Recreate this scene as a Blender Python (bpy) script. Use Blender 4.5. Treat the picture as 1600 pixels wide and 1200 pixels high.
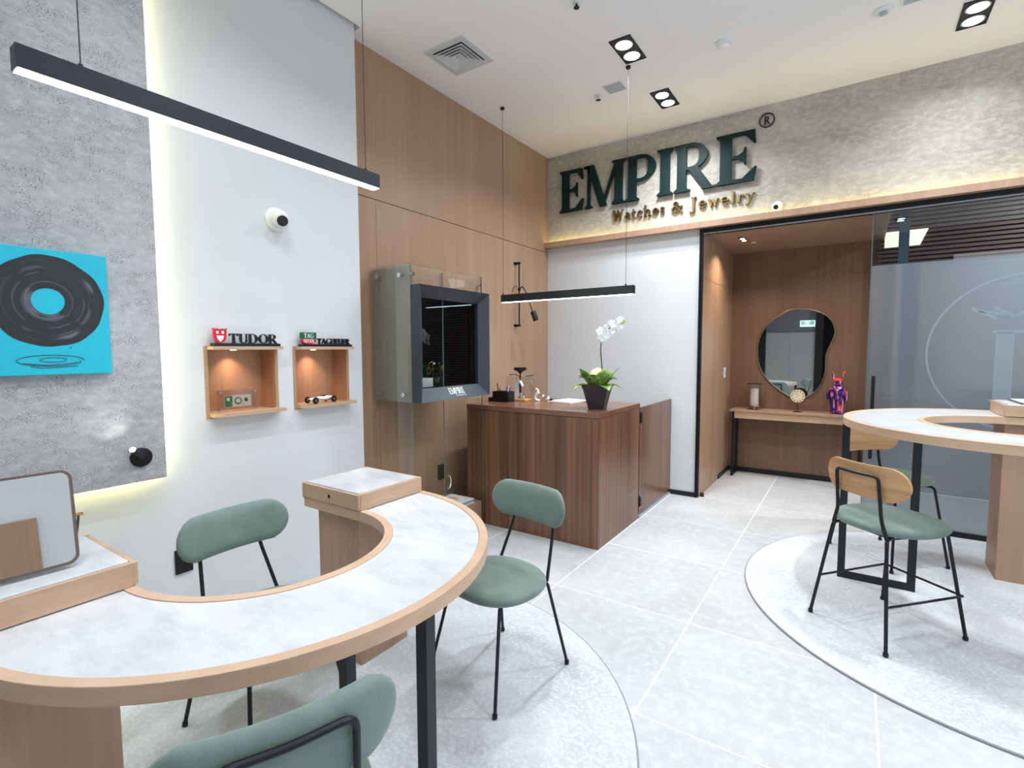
import bpy, bmesh, math, random
from mathutils import Matrix, Vector
random.seed(7)
PI = math.pi
S = bpy.context.scene
COL = S.collection
for o in list(bpy.data.objects):
    bpy.data.objects.remove(o)

# ------------------------------------------------------------------ camera
cam_d = bpy.data.cameras.new('camera')
cam = bpy.data.objects.new('camera', cam_d)
COL.objects.link(cam)
F_PX = 792.01
cam_d.sensor_width = 36.0
cam_d.lens = 36.0 * F_PX / 1600.0
cam_d.clip_start = 0.02
yaw, pitch, roll = -0.593437, -0.0680803, -0.00358487
fw = Vector((math.sin(yaw) * math.cos(pitch), math.cos(yaw) * math.cos(pitch), math.sin(pitch)))
rt = fw.cross(Vector((0, 0, 1))).normalized()
up = rt.cross(fw)
r2 = math.cos(roll) * rt + math.sin(roll) * up
u2 = -math.sin(roll) * rt + math.cos(roll) * up
M = Matrix((r2, u2, -fw)).transposed().to_4x4()
M.translation = Vector((2.9081, -5.0448, 1.45))
cam.matrix_world = M
S.camera = cam

# ------------------------------------------------------------------ world, exposure
W = bpy.data.worlds.new('world')
S.world = W
W.use_nodes = True
W.node_tree.nodes['Background'].inputs[0].default_value = (0.88, 0.94, 1.0, 1)
W.node_tree.nodes['Background'].inputs[1].default_value = 1.75
S.view_settings.view_transform = 'Standard'
S.view_settings.look = 'None'
S.view_settings.exposure = 0.12
S.view_settings.gamma = 1.0
S.view_settings.use_curve_mapping = False
S.cycles.max_bounces = 10
S.cycles.diffuse_bounces = 5
S.cycles.glossy_bounces = 4
S.cycles.transparent_max_bounces = 12
S.cycles.sample_clamp_indirect = 4.0
S.cycles.caustics_reflective = False
S.cycles.caustics_refractive = False
S.cycles.use_denoising = True

ZC = 3.57
LIGHT_XY = [(1.5, -0.62), (1.5, -1.47), (3.47, -0.60), (3.47, -1.45), (1.5, -3.1), (1.1, -4.0), (1.5, -4.9),
            (3.47, -3.3), (3.47, -5.6), (5.3, -0.9), (5.3, -2.6), (5.3, -4.6)]
LAMP_F = [1.5, 1.25, 0.6, 1.7, 0.75, 0.5, 0.6, 0.9, 1.0, 0.35, 0.9, 1.0]
LAMP_W = 8.3
LAMP_C = (0.90, 0.955, 1.0)


def area(name, loc, size, power, color, spread=170, size_y=None, direction=(0, 0, -1)):
    l = bpy.data.lights.new(name, 'AREA')
    l.energy = power
    l.color = color
    l.spread = math.radians(spread)
    if size_y:
        l.shape = 'RECTANGLE'
        l.size = size
        l.size_y = size_y
    else:
        l.shape = 'DISK'
        l.size = size
    o = bpy.data.objects.new(name, l)
    COL.objects.link(o)
    o.location = loc
    o.rotation_euler = Vector(direction).to_track_quat('-Z', 'Y').to_euler()
    return o


for (x, y), lf in zip(LIGHT_XY, LAMP_F):
    for s in (-0.082, 0.082):
        area('downlight_lamp', (x, y + s, ZC - 0.012), 0.085, LAMP_W * lf, LAMP_C, 140)
area('hall_lamp', (1.94, 0.57, 2.525), 0.07, 7.0, (1.0, 0.80, 0.62), 130)
area('hall_lamp', (2.75, 0.57, 2.525), 0.07, 5.0, (1.0, 0.80, 0.62), 140)
area('hall_lamp', (4.6, 0.7, 3.15), 0.10, 45.0, (0.85, 0.93, 1.0), 160)  # added lamp without a fixture, brightens the frosted film from behind


# ------------------------------------------------------------------ materials
def lin(c):
    return tuple((v / 255 / 12.92 if v / 255 <= 0.04045 else ((v / 255 + 0.055) / 1.055) ** 2.4) for v in c) + (1,)


def newmat(name):
    m = bpy.data.materials.new(name)
    m.use_nodes = True
    return m, m.node_tree.nodes, m.node_tree.links, m.node_tree.nodes['Principled BSDF']


def plain(name, c, rough=0.5, metal=0.0, emit=None, es=0.0, spec=0.5, var=0.04, scale=18):
    m, n, l, b = newmat(name)
    b.inputs['Roughness'].default_value = rough
    b.inputs['Metallic'].default_value = metal
    b.inputs['Specular IOR Level'].default_value = spec
    col = lin(c)
    tc = n.new('ShaderNodeTexCoord')
    nz = n.new('ShaderNodeTexNoise')
    nz.inputs['Scale'].default_value = scale
    rp = n.new('ShaderNodeValToRGB')
    rp.color_ramp.elements[0].position = 0.3
    rp.color_ramp.elements[1].position = 0.7
    rp.color_ramp.elements[0].color = tuple(v * (1 - var) for v in col[:3]) + (1,)
    rp.color_ramp.elements[1].color = tuple(min(1, v * (1 + var)) for v in col[:3]) + (1,)
    l.new(tc.outputs['Object'], nz.inputs['Vector'])
    l.new(nz.outputs['Fac'], rp.inputs['Fac'])
    l.new(rp.outputs['Color'], b.inputs['Base Color'])
    if emit:
        b.inputs['Emission Color'].default_value = lin(emit)
        b.inputs['Emission Strength'].default_value = es
    return m


def add_bump(m, scale, strength, dist=0.002, stretch=None):
    n, l = m.node_tree.nodes, m.node_tree.links
    b = n['Principled BSDF']
    tc = n.new('ShaderNodeTexCoord')
    nz = n.new('ShaderNodeTexNoise')
    nz.inputs['Scale'].default_value = scale
    nz.inputs['Detail'].default_value = 4
    bp = n.new('ShaderNodeBump')
    bp.inputs['Strength'].default_value = strength
    bp.inputs['Distance'].default_value = dist
    if stretch:
        mp = n.new('ShaderNodeMapping')
        mp.inputs['Scale'].default_value = stretch
        l.new(tc.outputs['Object'], mp.inputs['Vector'])
        l.new(mp.outputs['Vector'], nz.inputs['Vector'])
    else:
        l.new(tc.outputs['Object'], nz.inputs['Vector'])
    l.new(nz.outputs['Fac'], bp.inputs['Height'])
    l.new(bp.outputs['Normal'], b.inputs['Normal'])
    return m


def wood(name, c1, c2, stretch=(45, 45, 1.2), rough=0.45, c3=None, amt=0.5, ring=0.0, spec=0.4):
    m, n, l, b = newmat(name)
    tc = n.new('ShaderNodeTexCoord')
    mp = n.new('ShaderNodeMapping')
    mp.inputs['Scale'].default_value = stretch
    l.new(tc.outputs['Object'], mp.inputs['Vector'])
    nz = n.new('ShaderNodeTexNoise')
    nz.inputs['Scale'].default_value = 1.0
    nz.inputs['Detail'].default_value = 6
    nz.inputs['Roughness'].default_value = 0.6
    l.new(mp.outputs['Vector'], nz.inputs['Vector'])
    rp = n.new('ShaderNodeValToRGB')
    rp.color_ramp.elements[0].position = 0.5 - amt / 2
    rp.color_ramp.elements[1].position = 0.5 + amt / 2
    rp.color_ramp.elements[0].color = lin(c1)
    rp.color_ramp.elements[1].color = lin(c2)
    l.new(nz.outputs['Fac'], rp.inputs['Fac'])
    mp2 = n.new('ShaderNodeMapping')
    mp2.inputs['Scale'].default_value = tuple(v * 0.12 for v in stretch)
    l.new(tc.outputs['Object'], mp2.inputs['Vector'])
    n2 = n.new('ShaderNodeTexNoise')
    n2.inputs['Scale'].default_value = 1.0
    n2.inputs['Detail'].default_value = 2
    n2.inputs['Distortion'].default_value = ring
    l.new(mp2.outputs['Vector'], n2.inputs['Vector'])
    rp2 = n.new('ShaderNodeValToRGB')
    rp2.color_ramp.elements[0].position = 0.35
    rp2.color_ramp.elements[1].position = 0.65
    rp2.color_ramp.elements[0].color = lin(c3) if c3 else lin(c1)
    rp2.color_ramp.elements[1].color = lin(c2)
    l.new(n2.outputs['Fac'], rp2.inputs['Fac'])
    mx = n.new('ShaderNodeMix')
    mx.data_type = 'RGBA'
    mx.inputs[0].default_value = 0.45
    l.new(rp.outputs['Color'], mx.inputs[6])
    l.new(rp2.outputs['Color'], mx.inputs[7])
    l.new(mx.outputs[2], b.inputs['Base Color'])
    bp = n.new('ShaderNodeBump')
    bp.inputs['Strength'].default_value = 0.12
    bp.inputs['Distance'].default_value = 0.001
    l.new(nz.outputs['Fac'], bp.inputs['Height'])
    l.new(bp.outputs['Normal'], b.inputs['Normal'])
    b.inputs['Roughness'].default_value = rough
    b.inputs['Specular IOR Level'].default_value = spec
    return m


def mottled(name, c1, c2, c3, s1, s2, rough=0.7, speck=None, speck_s=60, speck_t=0.68, bump=0.15, stretch=(1, 1, 1), objrand=False, spec=0.3):
    m, n, l, b = newmat(name)
    tc = n.new('ShaderNodeTexCoord')
    mp = n.new('ShaderNodeMapping')
    mp.inputs['Scale'].default_value = stretch
    vec = tc.outputs['Object']
    if objrand:
        oi = n.new('ShaderNodeObjectInfo')
        ad = n.new('ShaderNodeVectorMath')
        ad.operation = 'ADD'
        sc = n.new('ShaderNodeVectorMath')
        sc.operation = 'SCALE'
        sc.inputs[3].default_value = 3.0
        l.new(oi.outputs['Location'], sc.inputs[0])
        l.new(vec, ad.inputs[0])
        l.new(sc.outputs[0], ad.inputs[1])
        vec = ad.outputs[0]
    l.new(vec, mp.inputs['Vector'])
    na = n.new('ShaderNodeTexNoise')
    na.inputs['Scale'].default_value = s1
    na.inputs['Detail'].default_value = 5
    nb = n.new('ShaderNodeTexNoise')
    nb.inputs['Scale'].default_value = s2
    nb.inputs['Detail'].default_value = 6
    nb.inputs['Roughness'].default_value = 0.7
    for q in (na, nb):
        l.new(mp.outputs['Vector'], q.inputs['Vector'])
    ra = n.new('ShaderNodeValToRGB')
    ra.color_ramp.elements[0].position = 0.36
    ra.color_ramp.elements[1].position = 0.64
    ra.color_ramp.elements[0].color = lin(c1)
    ra.color_ramp.elements[1].color = lin(c2)
    l.new(na.outputs['Fac'], ra.inputs['Fac'])
    mx = n.new('ShaderNodeMix')
    mx.data_type = 'RGBA'
    rb = n.new('ShaderNodeValToRGB')
    rb.color_ramp.elements[0].position = 0.45
    rb.color_ramp.elements[1].position = 0.75
    l.new(nb.outputs['Fac'], rb.inputs['Fac'])
    l.new(rb.outputs['Color'], mx.inputs[0])
    l.new(ra.outputs['Color'], mx.inputs[6])
    mx.inputs[7].default_value = lin(c3)
    out = mx.outputs[2]
    if speck:
        nc = n.new('ShaderNodeTexNoise')
        nc.inputs['Scale'].default_value = speck_s
        nc.inputs['Detail'].default_value = 3
        l.new(mp.outputs['Vector'], nc.inputs['Vector'])
        rc = n.new('ShaderNodeValToRGB')
        rc.color_ramp.elements[0].position = speck_t - 0.04
        rc.color_ramp.elements[1].position = speck_t + 0.03
        l.new(nc.outputs['Fac'], rc.inputs['Fac'])
        nd = n.new('ShaderNodeTexNoise')
        nd.inputs['Scale'].default_value = speck_s * 0.09
        l.new(mp.outputs['Vector'], nd.inputs['Vector'])
        rd = n.new('ShaderNodeValToRGB')
        rd.color_ramp.elements[0].position = 0.42
        rd.color_ramp.elements[1].position = 0.62
        l.new(nd.outputs['Fac'], rd.inputs['Fac'])
        ml = n.new('ShaderNodeMath')
        ml.operation = 'MULTIPLY'
        l.new(rc.outputs['Color'], ml.inputs[0])
        l.new(rd.outputs['Color'], ml.inputs[1])
        m2 = n.new('ShaderNodeMix')
        m2.data_type = 'RGBA'
        l.new(ml.outputs[0], m2.inputs[0])
        l.new(out, m2.inputs[6])
        m2.inputs[7].default_value = lin(speck)
        out = m2.outputs[2]
    l.new(out, b.inputs['Base Color'])
    bp = n.new('ShaderNodeBump')
    bp.inputs['Strength'].default_value = bump
    bp.inputs['Distance'].default_value = 0.003
    l.new(nb.outputs['Fac'], bp.inputs['Height'])
    l.new(bp.outputs['Normal'], b.inputs['Normal'])
    b.inputs['Roughness'].default_value = rough
    b.inputs['Specular IOR Level'].default_value = spec
    return m


def glassmat(name, tint, base_reflect=0.06, rough=0.0):
    m, n, l, b = newmat(name)
    n.remove(b)
    out = n['Material Output']
    tr = n.new('ShaderNodeBsdfTransparent')
    tr.inputs[0].default_value = tint + (1,)
    gl = n.new('ShaderNodeBsdfGlossy')
    gl.inputs['Roughness'].default_value = rough
    gl.inputs[0].default_value = (0.9, 0.95, 0.95, 1)
    lw = n.new('ShaderNodeFresnel')
    lw.inputs[0].default_value = 1.45
    mt = n.new('ShaderNodeMath')
    mt.operation = 'MULTIPLY_ADD'
    mt.inputs[1].default_value = 1.0
    mt.inputs[2].default_value = base_reflect - 0.035
    mt.use_clamp = True
    l.new(lw.outputs[0], mt.inputs[0])
    gm = n.new('ShaderNodeNewGeometry')
    inv = n.new('ShaderNodeMath')
    inv.operation = 'SUBTRACT'
    inv.inputs[0].default_value = 1.0
    l.new(gm.outputs['Backfacing'], inv.inputs[1])
    m4 = n.new('ShaderNodeMath')
    m4.operation = 'MULTIPLY'
    l.new(mt.outputs[0], m4.inputs[0])
    l.new(inv.outputs[0], m4.inputs[1])
    mx = n.new('ShaderNodeMixShader')
    l.new(m4.outputs[0], mx.inputs[0])
    l.new(tr.outputs[0], mx.inputs[1])
    l.new(gl.outputs[0], mx.inputs[2])
    l.new(mx.outputs[0], out.inputs[0])
    return m


def frostmat(name, c, w_diff=0.55, rough=0.12):
    m, n, l, b = newmat(name)
    n.remove(b)
    out = n['Material Output']
    tr = n.new('ShaderNodeBsdfTransparent')
    tr.inputs[0].default_value = (0.82, 0.88, 0.92, 1)
    df = n.new('ShaderNodeBsdfDiffuse')
    tc = n.new('ShaderNodeTexCoord')
    nz = n.new('ShaderNodeTexNoise')
    nz.inputs['Scale'].default_value = 1.3
    rp = n.new('ShaderNodeValToRGB')
    col = lin(c)
    rp.color_ramp.elements[0].color = tuple(v * 0.9 for v in col[:3]) + (1,)
    rp.color_ramp.elements[1].color = tuple(v * 1.1 for v in col[:3]) + (1,)
    l.new(tc.outputs['Object'], nz.inputs['Vector'])
    l.new(nz.outputs['Fac'], rp.inputs['Fac'])
    l.new(rp.outputs['Color'], df.inputs[0])
    tl = n.new('ShaderNodeBsdfTranslucent')
    tl.inputs[0].default_value = (0.80, 0.86, 0.90, 1)
    m0 = n.new('ShaderNodeMixShader')
    m0.inputs[0].default_value = 0.55
    l.new(df.outputs[0], m0.inputs[1])
    l.new(tl.outputs[0], m0.inputs[2])
    m1 = n.new('ShaderNodeMixShader')
    m1.inputs[0].default_value = w_diff
    l.new(tr.outputs[0], m1.inputs[1])
    l.new(m0.outputs[0], m1.inputs[2])
    gl = n.new('ShaderNodeBsdfGlossy')
    gl.inputs['Roughness'].default_value = rough
    fr = n.new('ShaderNodeFresnel')
    fr.inputs[0].default_value = 1.5
    gm = n.new('ShaderNodeNewGeometry')
    inv = n.new('ShaderNodeMath')
    inv.operation = 'SUBTRACT'
    inv.inputs[0].default_value = 1.0
    l.new(gm.outputs['Backfacing'], inv.inputs[1])
    m4 = n.new('ShaderNodeMath')
    m4.operation = 'MULTIPLY'
    l.new(fr.outputs[0], m4.inputs[0])
    l.new(inv.outputs[0], m4.inputs[1])
    mx = n.new('ShaderNodeMixShader')
    l.new(m4.outputs[0], mx.inputs[0])
    l.new(m1.outputs[0], mx.inputs[1])
    l.new(gl.outputs[0], mx.inputs[2])
    l.new(mx.outputs[0], out.inputs[0])
    return m


def emitter(name, c, s):
    m, n, l, b = newmat(name)
    b.inputs['Base Color'].default_value = (0.8, 0.8, 0.8, 1)
    b.inputs['Emission Color'].default_value = lin(c)
    b.inputs['Emission Strength'].default_value = s
    return m


MT = {}
MT['white_wall'] = add_bump(plain('white_plaster', (212, 215, 218), 0.75, var=0.015, scale=3), 160, 0.25, 0.001)
MT['ceiling'] = plain('ceiling_paint', (240, 237, 236), 0.8, var=0.01, scale=2)
MT['concrete'] = mottled('cool_concrete', (164, 164, 167), (178, 179, 181), (196, 198, 200), 1.6, 22, 0.75,
                         speck=(112, 112, 116), speck_s=150, speck_t=0.575, bump=0.05, stretch=(1, 1, 1.8))
MT['concrete_warm'] = mottled('warm_concrete', (164, 158, 150), (186, 182, 174), (204, 202, 194), 2.0, 16, 0.75,
                              speck=(140, 132, 122), speck_s=130, speck_t=0.60, bump=0.015, stretch=(1, 1, 2.0))
MT['oak'] = wood('oak_veneer', (150, 118, 94), (176, 145, 120), (40, 40, 0.8), 0.42, c3=(158, 124, 98))
MT['oak_h'] = wood('oak_veneer_flat', (176, 144, 118), (204, 172, 146), (6, 6, 60), 0.42, c3=(182, 150, 122))
MT['oak_desk'] = wood('oak_pale', (184, 152, 126), (212, 182, 156), (8, 8, 50), 0.42, c3=(190, 158, 132))
MT['oak_ped'] = wood('oak_pedestal', (158, 126, 104), (184, 152, 130), (40, 40, 0.8), 0.42, c3=(164, 134, 112))
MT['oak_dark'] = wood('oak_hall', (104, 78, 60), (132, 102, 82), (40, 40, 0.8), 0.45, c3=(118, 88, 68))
MT['oak_niche'] = wood('oak_niche', (160, 122, 94), (188, 150, 120), (40, 40, 1.5), 0.4, c3=(166, 128, 98))
MT['walnut'] = wood('walnut_veneer', (58, 35, 25), (142, 98, 73), (34, 34, 0.45), 0.28, c3=(84, 54, 40), amt=0.30, ring=0.6, spec=0.55)
MT['walnut_top'] = wood('walnut_top', (92, 58, 44), (140, 96, 74), (2, 26, 26), 0.22, c3=(98, 62, 48), spec=0.6)
MT['chair_wood'] = wood('chair_plywood', (160, 114, 74), (212, 172, 128), (4, 4, 90), 0.4, c3=(170, 124, 84), ring=0.8)
MT['marble'] = mottled('white_marble', (200, 202, 205), (211, 213, 216), (182, 185, 191), 1.8, 6.5, 0.22, bump=0.01, stretch=(1, 2.2, 1), spec=0.5)
MT['tile'] = mottled('grey_tile', (178, 181, 183), (190, 193, 195), (202, 205, 207), 2.0, 18, 0.5, bump=0.06, objrand=True, spec=0.35)
MT['grout'] = plain('white_grout', (232, 234, 236), 0.8, var=0.02)
MT['rug'] = mottled('silver_rug', (184, 189, 194), (206, 211, 216), (224, 228, 232), 1.5, 60, 0.95, bump=0.5, stretch=(1, 1.4, 1), spec=0.1)
add_b = MT['rug']
MT['rug_edge'] = plain('rug_piping', (138, 140, 144), 0.8)
MT['black'] = plain('black_metal', (22, 23, 26), 0.42, metal=0.2, spec=0.4)
MT['graphite'] = plain('graphite_metal', (44, 50, 58), 0.38, metal=0.3)
MT['leg_dark'] = plain('dark_steel', (34, 38, 43), 0.45, metal=0.3)
MT['navy'] = plain('navy_lacquer', (46, 55, 66), 0.35, spec=0.5, var=0.02)
MT['blackbox'] = plain('black_velvet', (8, 9, 12), 0.9, spec=0.05)
MT['green'] = add_bump(plain('sage_velvet', (108, 126, 119), 0.9, var=0.10, scale=14), 260, 0.5, 0.0015, (1, 1, 0.3))
MT['green'].node_tree.nodes['Principled BSDF'].inputs['Sheen Weight'].default_value = 0.5
MT['green'].node_tree.nodes['Principled BSDF'].inputs['Sheen Tint'].default_value = lin((180, 195, 190))
MT['white_paint'] = plain('white_plastic', (228, 230, 232), 0.4, var=0.01)
MT['grey_plastic'] = plain('grey_plastic', (170, 176, 182), 0.5)
MT['side_grey'] = plain('taupe_board', (142, 138, 130), 0.5)
MT['chrome'] = plain('chrome', (215, 218, 220), 0.12, metal=1.0)
MT['brass'] = plain('brushed_brass', (158, 132, 84), 0.32, metal=1.0, var=0.1)
MT['bronze'] = plain('taupe_metal', (112, 98, 92), 0.38, metal=0.7)
MT['rim_metal'] = plain('champagne_metal', (140, 122, 104), 0.35, metal=0.8)
MT['sign_green'] = plain('dark_green_acrylic', (12, 38, 37), 0.5, spec=0.2, var=0.02)
MT['mirror'] = plain('mirror_glass', (225, 228, 228), 0.015, metal=1.0, var=0.0)
MT['glass'] = glassmat('clear_glass', (0.962, 0.975, 0.966), 0.07)
MT['acrylic'] = glassmat('clear_acrylic', (0.95, 0.93, 0.93), 0.12, 0.05)
MT['glass_edge'] = plain('green_glass_edge', (84, 112, 100), 0.2, spec=0.7)
MT['door_glass'] = glassmat('door_glass', (0.80, 0.84, 0.86), 0.10)
MT['frost'] = frostmat('frosted_film', (112, 122, 132), 0.52, 0.16)
MT['etch'] = frostmat('etched_film', (180, 186, 194), 0.58, 0.4)
MT['red'] = plain('red_acrylic', (200, 30, 52), 0.35)
MT['emerald'] = plain('emerald_acrylic', (16, 92, 62), 0.35)
MT['black_acrylic'] = plain('black_acrylic', (14, 15, 18), 0.3)
MT['cyan'] = plain('turquoise_paint', (0, 182, 208), 0.45, var=0.03, scale=30)
MT['paper'] = plain('white_paper', (236, 236, 236), 0.6, var=0.01)
MT['gold_print'] = plain('gold_foil', (205, 150, 70), 0.4, metal=0.3)
MT['candle'] = plain('candle_wax', (226, 218, 212), 0.6)
MT['ivory'] = plain('ivory_dial', (226, 214, 180), 0.4, var=0.02)
MT['brown_metal'] = plain('brown_metal', (62, 36, 28), 0.4, metal=0.4)
MT['soil_pot'] = plain('dark_pot', (48, 42, 46), 0.5, var=0.08)
MT['stem'] = plain('dark_stem', (52, 66, 58), 0.5)
MT['leaf'] = plain('leaf_green', (112, 146, 66), 0.4, var=0.45, scale=26)
MT['leaf_pale'] = plain('leaf_pale', (182, 200, 112), 0.45, var=0.3, scale=30)
MT['petal'] = plain('white_petal', (250, 252, 252), 0.6, var=0.01)
MT['blue_ink'] = plain('blue_plastic', (60, 60, 150), 0.4)
MT['orange_wood'] = plain('honey_wood', (206, 150, 90), 0.45)
MT['lens_white'] = emitter('lamp_lens', (245, 250, 255), 14.0)
MT['diffuser'] = emitter('led_diffuser', (236, 246, 255), 9.0)
MT['led_warm'] = emitter('led_strip', (255, 246, 170), 26.0)
MT['led_ledge'] = emitter('led_strip_ledge', (255, 238, 130), 12.0)
MT['spot_lens'] = emitter('spot_lens', (255, 252, 246), 18.0)
MT['niche_lens'] = emitter('niche_lens', (255, 196, 140), 10.0)
MT['exit'] = emitter('exit_green', (0, 128, 110), 1.0)
MT['exit_w'] = emitter('exit_white', (190, 250, 240), 1.6)
MT['cabinet'] = plain('grey_cabinet', (150, 153, 152), 0.5, var=0.01)
MT['header'] = plain('slate_paint', (104, 102, 110), 0.6)
MT['slat'] = plain('brown_slat', (96, 76, 66), 0.5)
MT['slate'] = plain('slate_steel', (60, 74, 88), 0.5)
MT['reflection_glow'] = emitter('reflection_glow', (255, 246, 214), 1.1)
MT['skirting'] = plain('black_skirting', (16, 17, 19), 0.5)
MT['note_green'] = plain('note_green', (30, 110, 70), 0.6, var=0.3, scale=150)
MT['note_pale'] = plain('note_pale', (196, 200, 176), 0.6, var=0.2, scale=120)
MT['note_dark'] = plain('note_dark', (50, 56, 60), 0.6)
MT['shade_grey'] = plain('vent_grey', (198, 203, 206), 0.5, var=0.01)
MT['dark_void'] = plain('dark_void', (14, 16, 18), 0.9, spec=0.1)


def record_mat():
    m, n, l, b = newmat('vinyl_paint')
    tc = n.new('ShaderNodeTexCoord')
    sp = n.new('ShaderNodeVectorMath')
    sp.operation = 'LENGTH'
    mp = n.new('ShaderNodeMapping')
    mp.inputs['Scale'].default_value = (0, 1, 1)
    l.new(tc.outputs['Object'], mp.inputs['Vector'])
    l.new(mp.outputs['Vector'], sp.inputs[0])
    nz = n.new('ShaderNodeTexNoise')
    nz.noise_dimensions = '2D'
    nz.inputs['Scale'].default_value = 1.0
    cb = n.new('ShaderNodeCombineXYZ')
    ml = n.new('ShaderNodeMath')
    ml.operation = 'MULTIPLY'
    ml.inputs[1].default_value = 55
    l.new(sp.outputs['Value'], ml.inputs[0])
    l.new(ml.outputs[0], cb.inputs[0])
    n3 = n.new('ShaderNodeTexNoise')
    n3.inputs['Scale'].default_value = 5
    l.new(tc.outputs['Object'], n3.inputs['Vector'])
    m3 = n.new('ShaderNodeMath')
    m3.operation = 'MULTIPLY'
    m3.inputs[1].default_value = 2.5
    l.new(n3.outputs['Fac'], m3.inputs[0])
    l.new(m3.outputs[0], cb.inputs[1])
    l.new(cb.outputs[0], nz.inputs['Vector'])
    rp = n.new('ShaderNodeValToRGB')
    rp.color_ramp.elements[0].position = 0.56
    rp.color_ramp.elements[1].position = 0.92
    rp.color_ramp.elements[0].color = lin((18, 22, 32))
    rp.color_ramp.elements[1].color = lin((120, 124, 140))
    l.new(nz.outputs['Fac'], rp.inputs['Fac'])
    l.new(rp.outputs['Color'], b.inputs['Base Color'])
    b.inputs['Roughness'].default_value = 0.4
    return m


MT['vinyl'] = record_mat()


def drip_mat():
    m, n, l, b = newmat('dripped_paint')
    tc = n.new('ShaderNodeTexCoord')
    mp = n.new('ShaderNodeMapping')
    mp.inputs['Scale'].default_value = (55, 55, 7)
    l.new(tc.outputs['Object'], mp.inputs['Vector'])
    nz = n.new('ShaderNodeTexNoise')
    nz.inputs['Scale'].default_value = 1.0
    nz.inputs['Detail'].default_value = 1.5
    l.new(mp.outputs['Vector'], nz.inputs['Vector'])
    rp = n.new('ShaderNodeValToRGB')
    e = rp.color_ramp.elements
    e[0].position = 0.50
    e[0].color = lin((34, 26, 110))
    e[1].position = 0.56
    e[1].color = lin((214, 84, 84))
    k = e.new(0.64)
    k.color = lin((230, 150, 190))
    l.new(nz.outputs['Fac'], rp.inputs['Fac'])
    l.new(rp.outputs['Color'], b.inputs['Base Color'])
    b.inputs['Roughness'].default_value = 0.15
    return m


MT['drip'] = drip_mat()
MT['drip_top'] = plain('orange_paint', (238, 84, 58), 0.2)

# ------------------------------------------------------------------ mesh helpers
WM = {}


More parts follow.
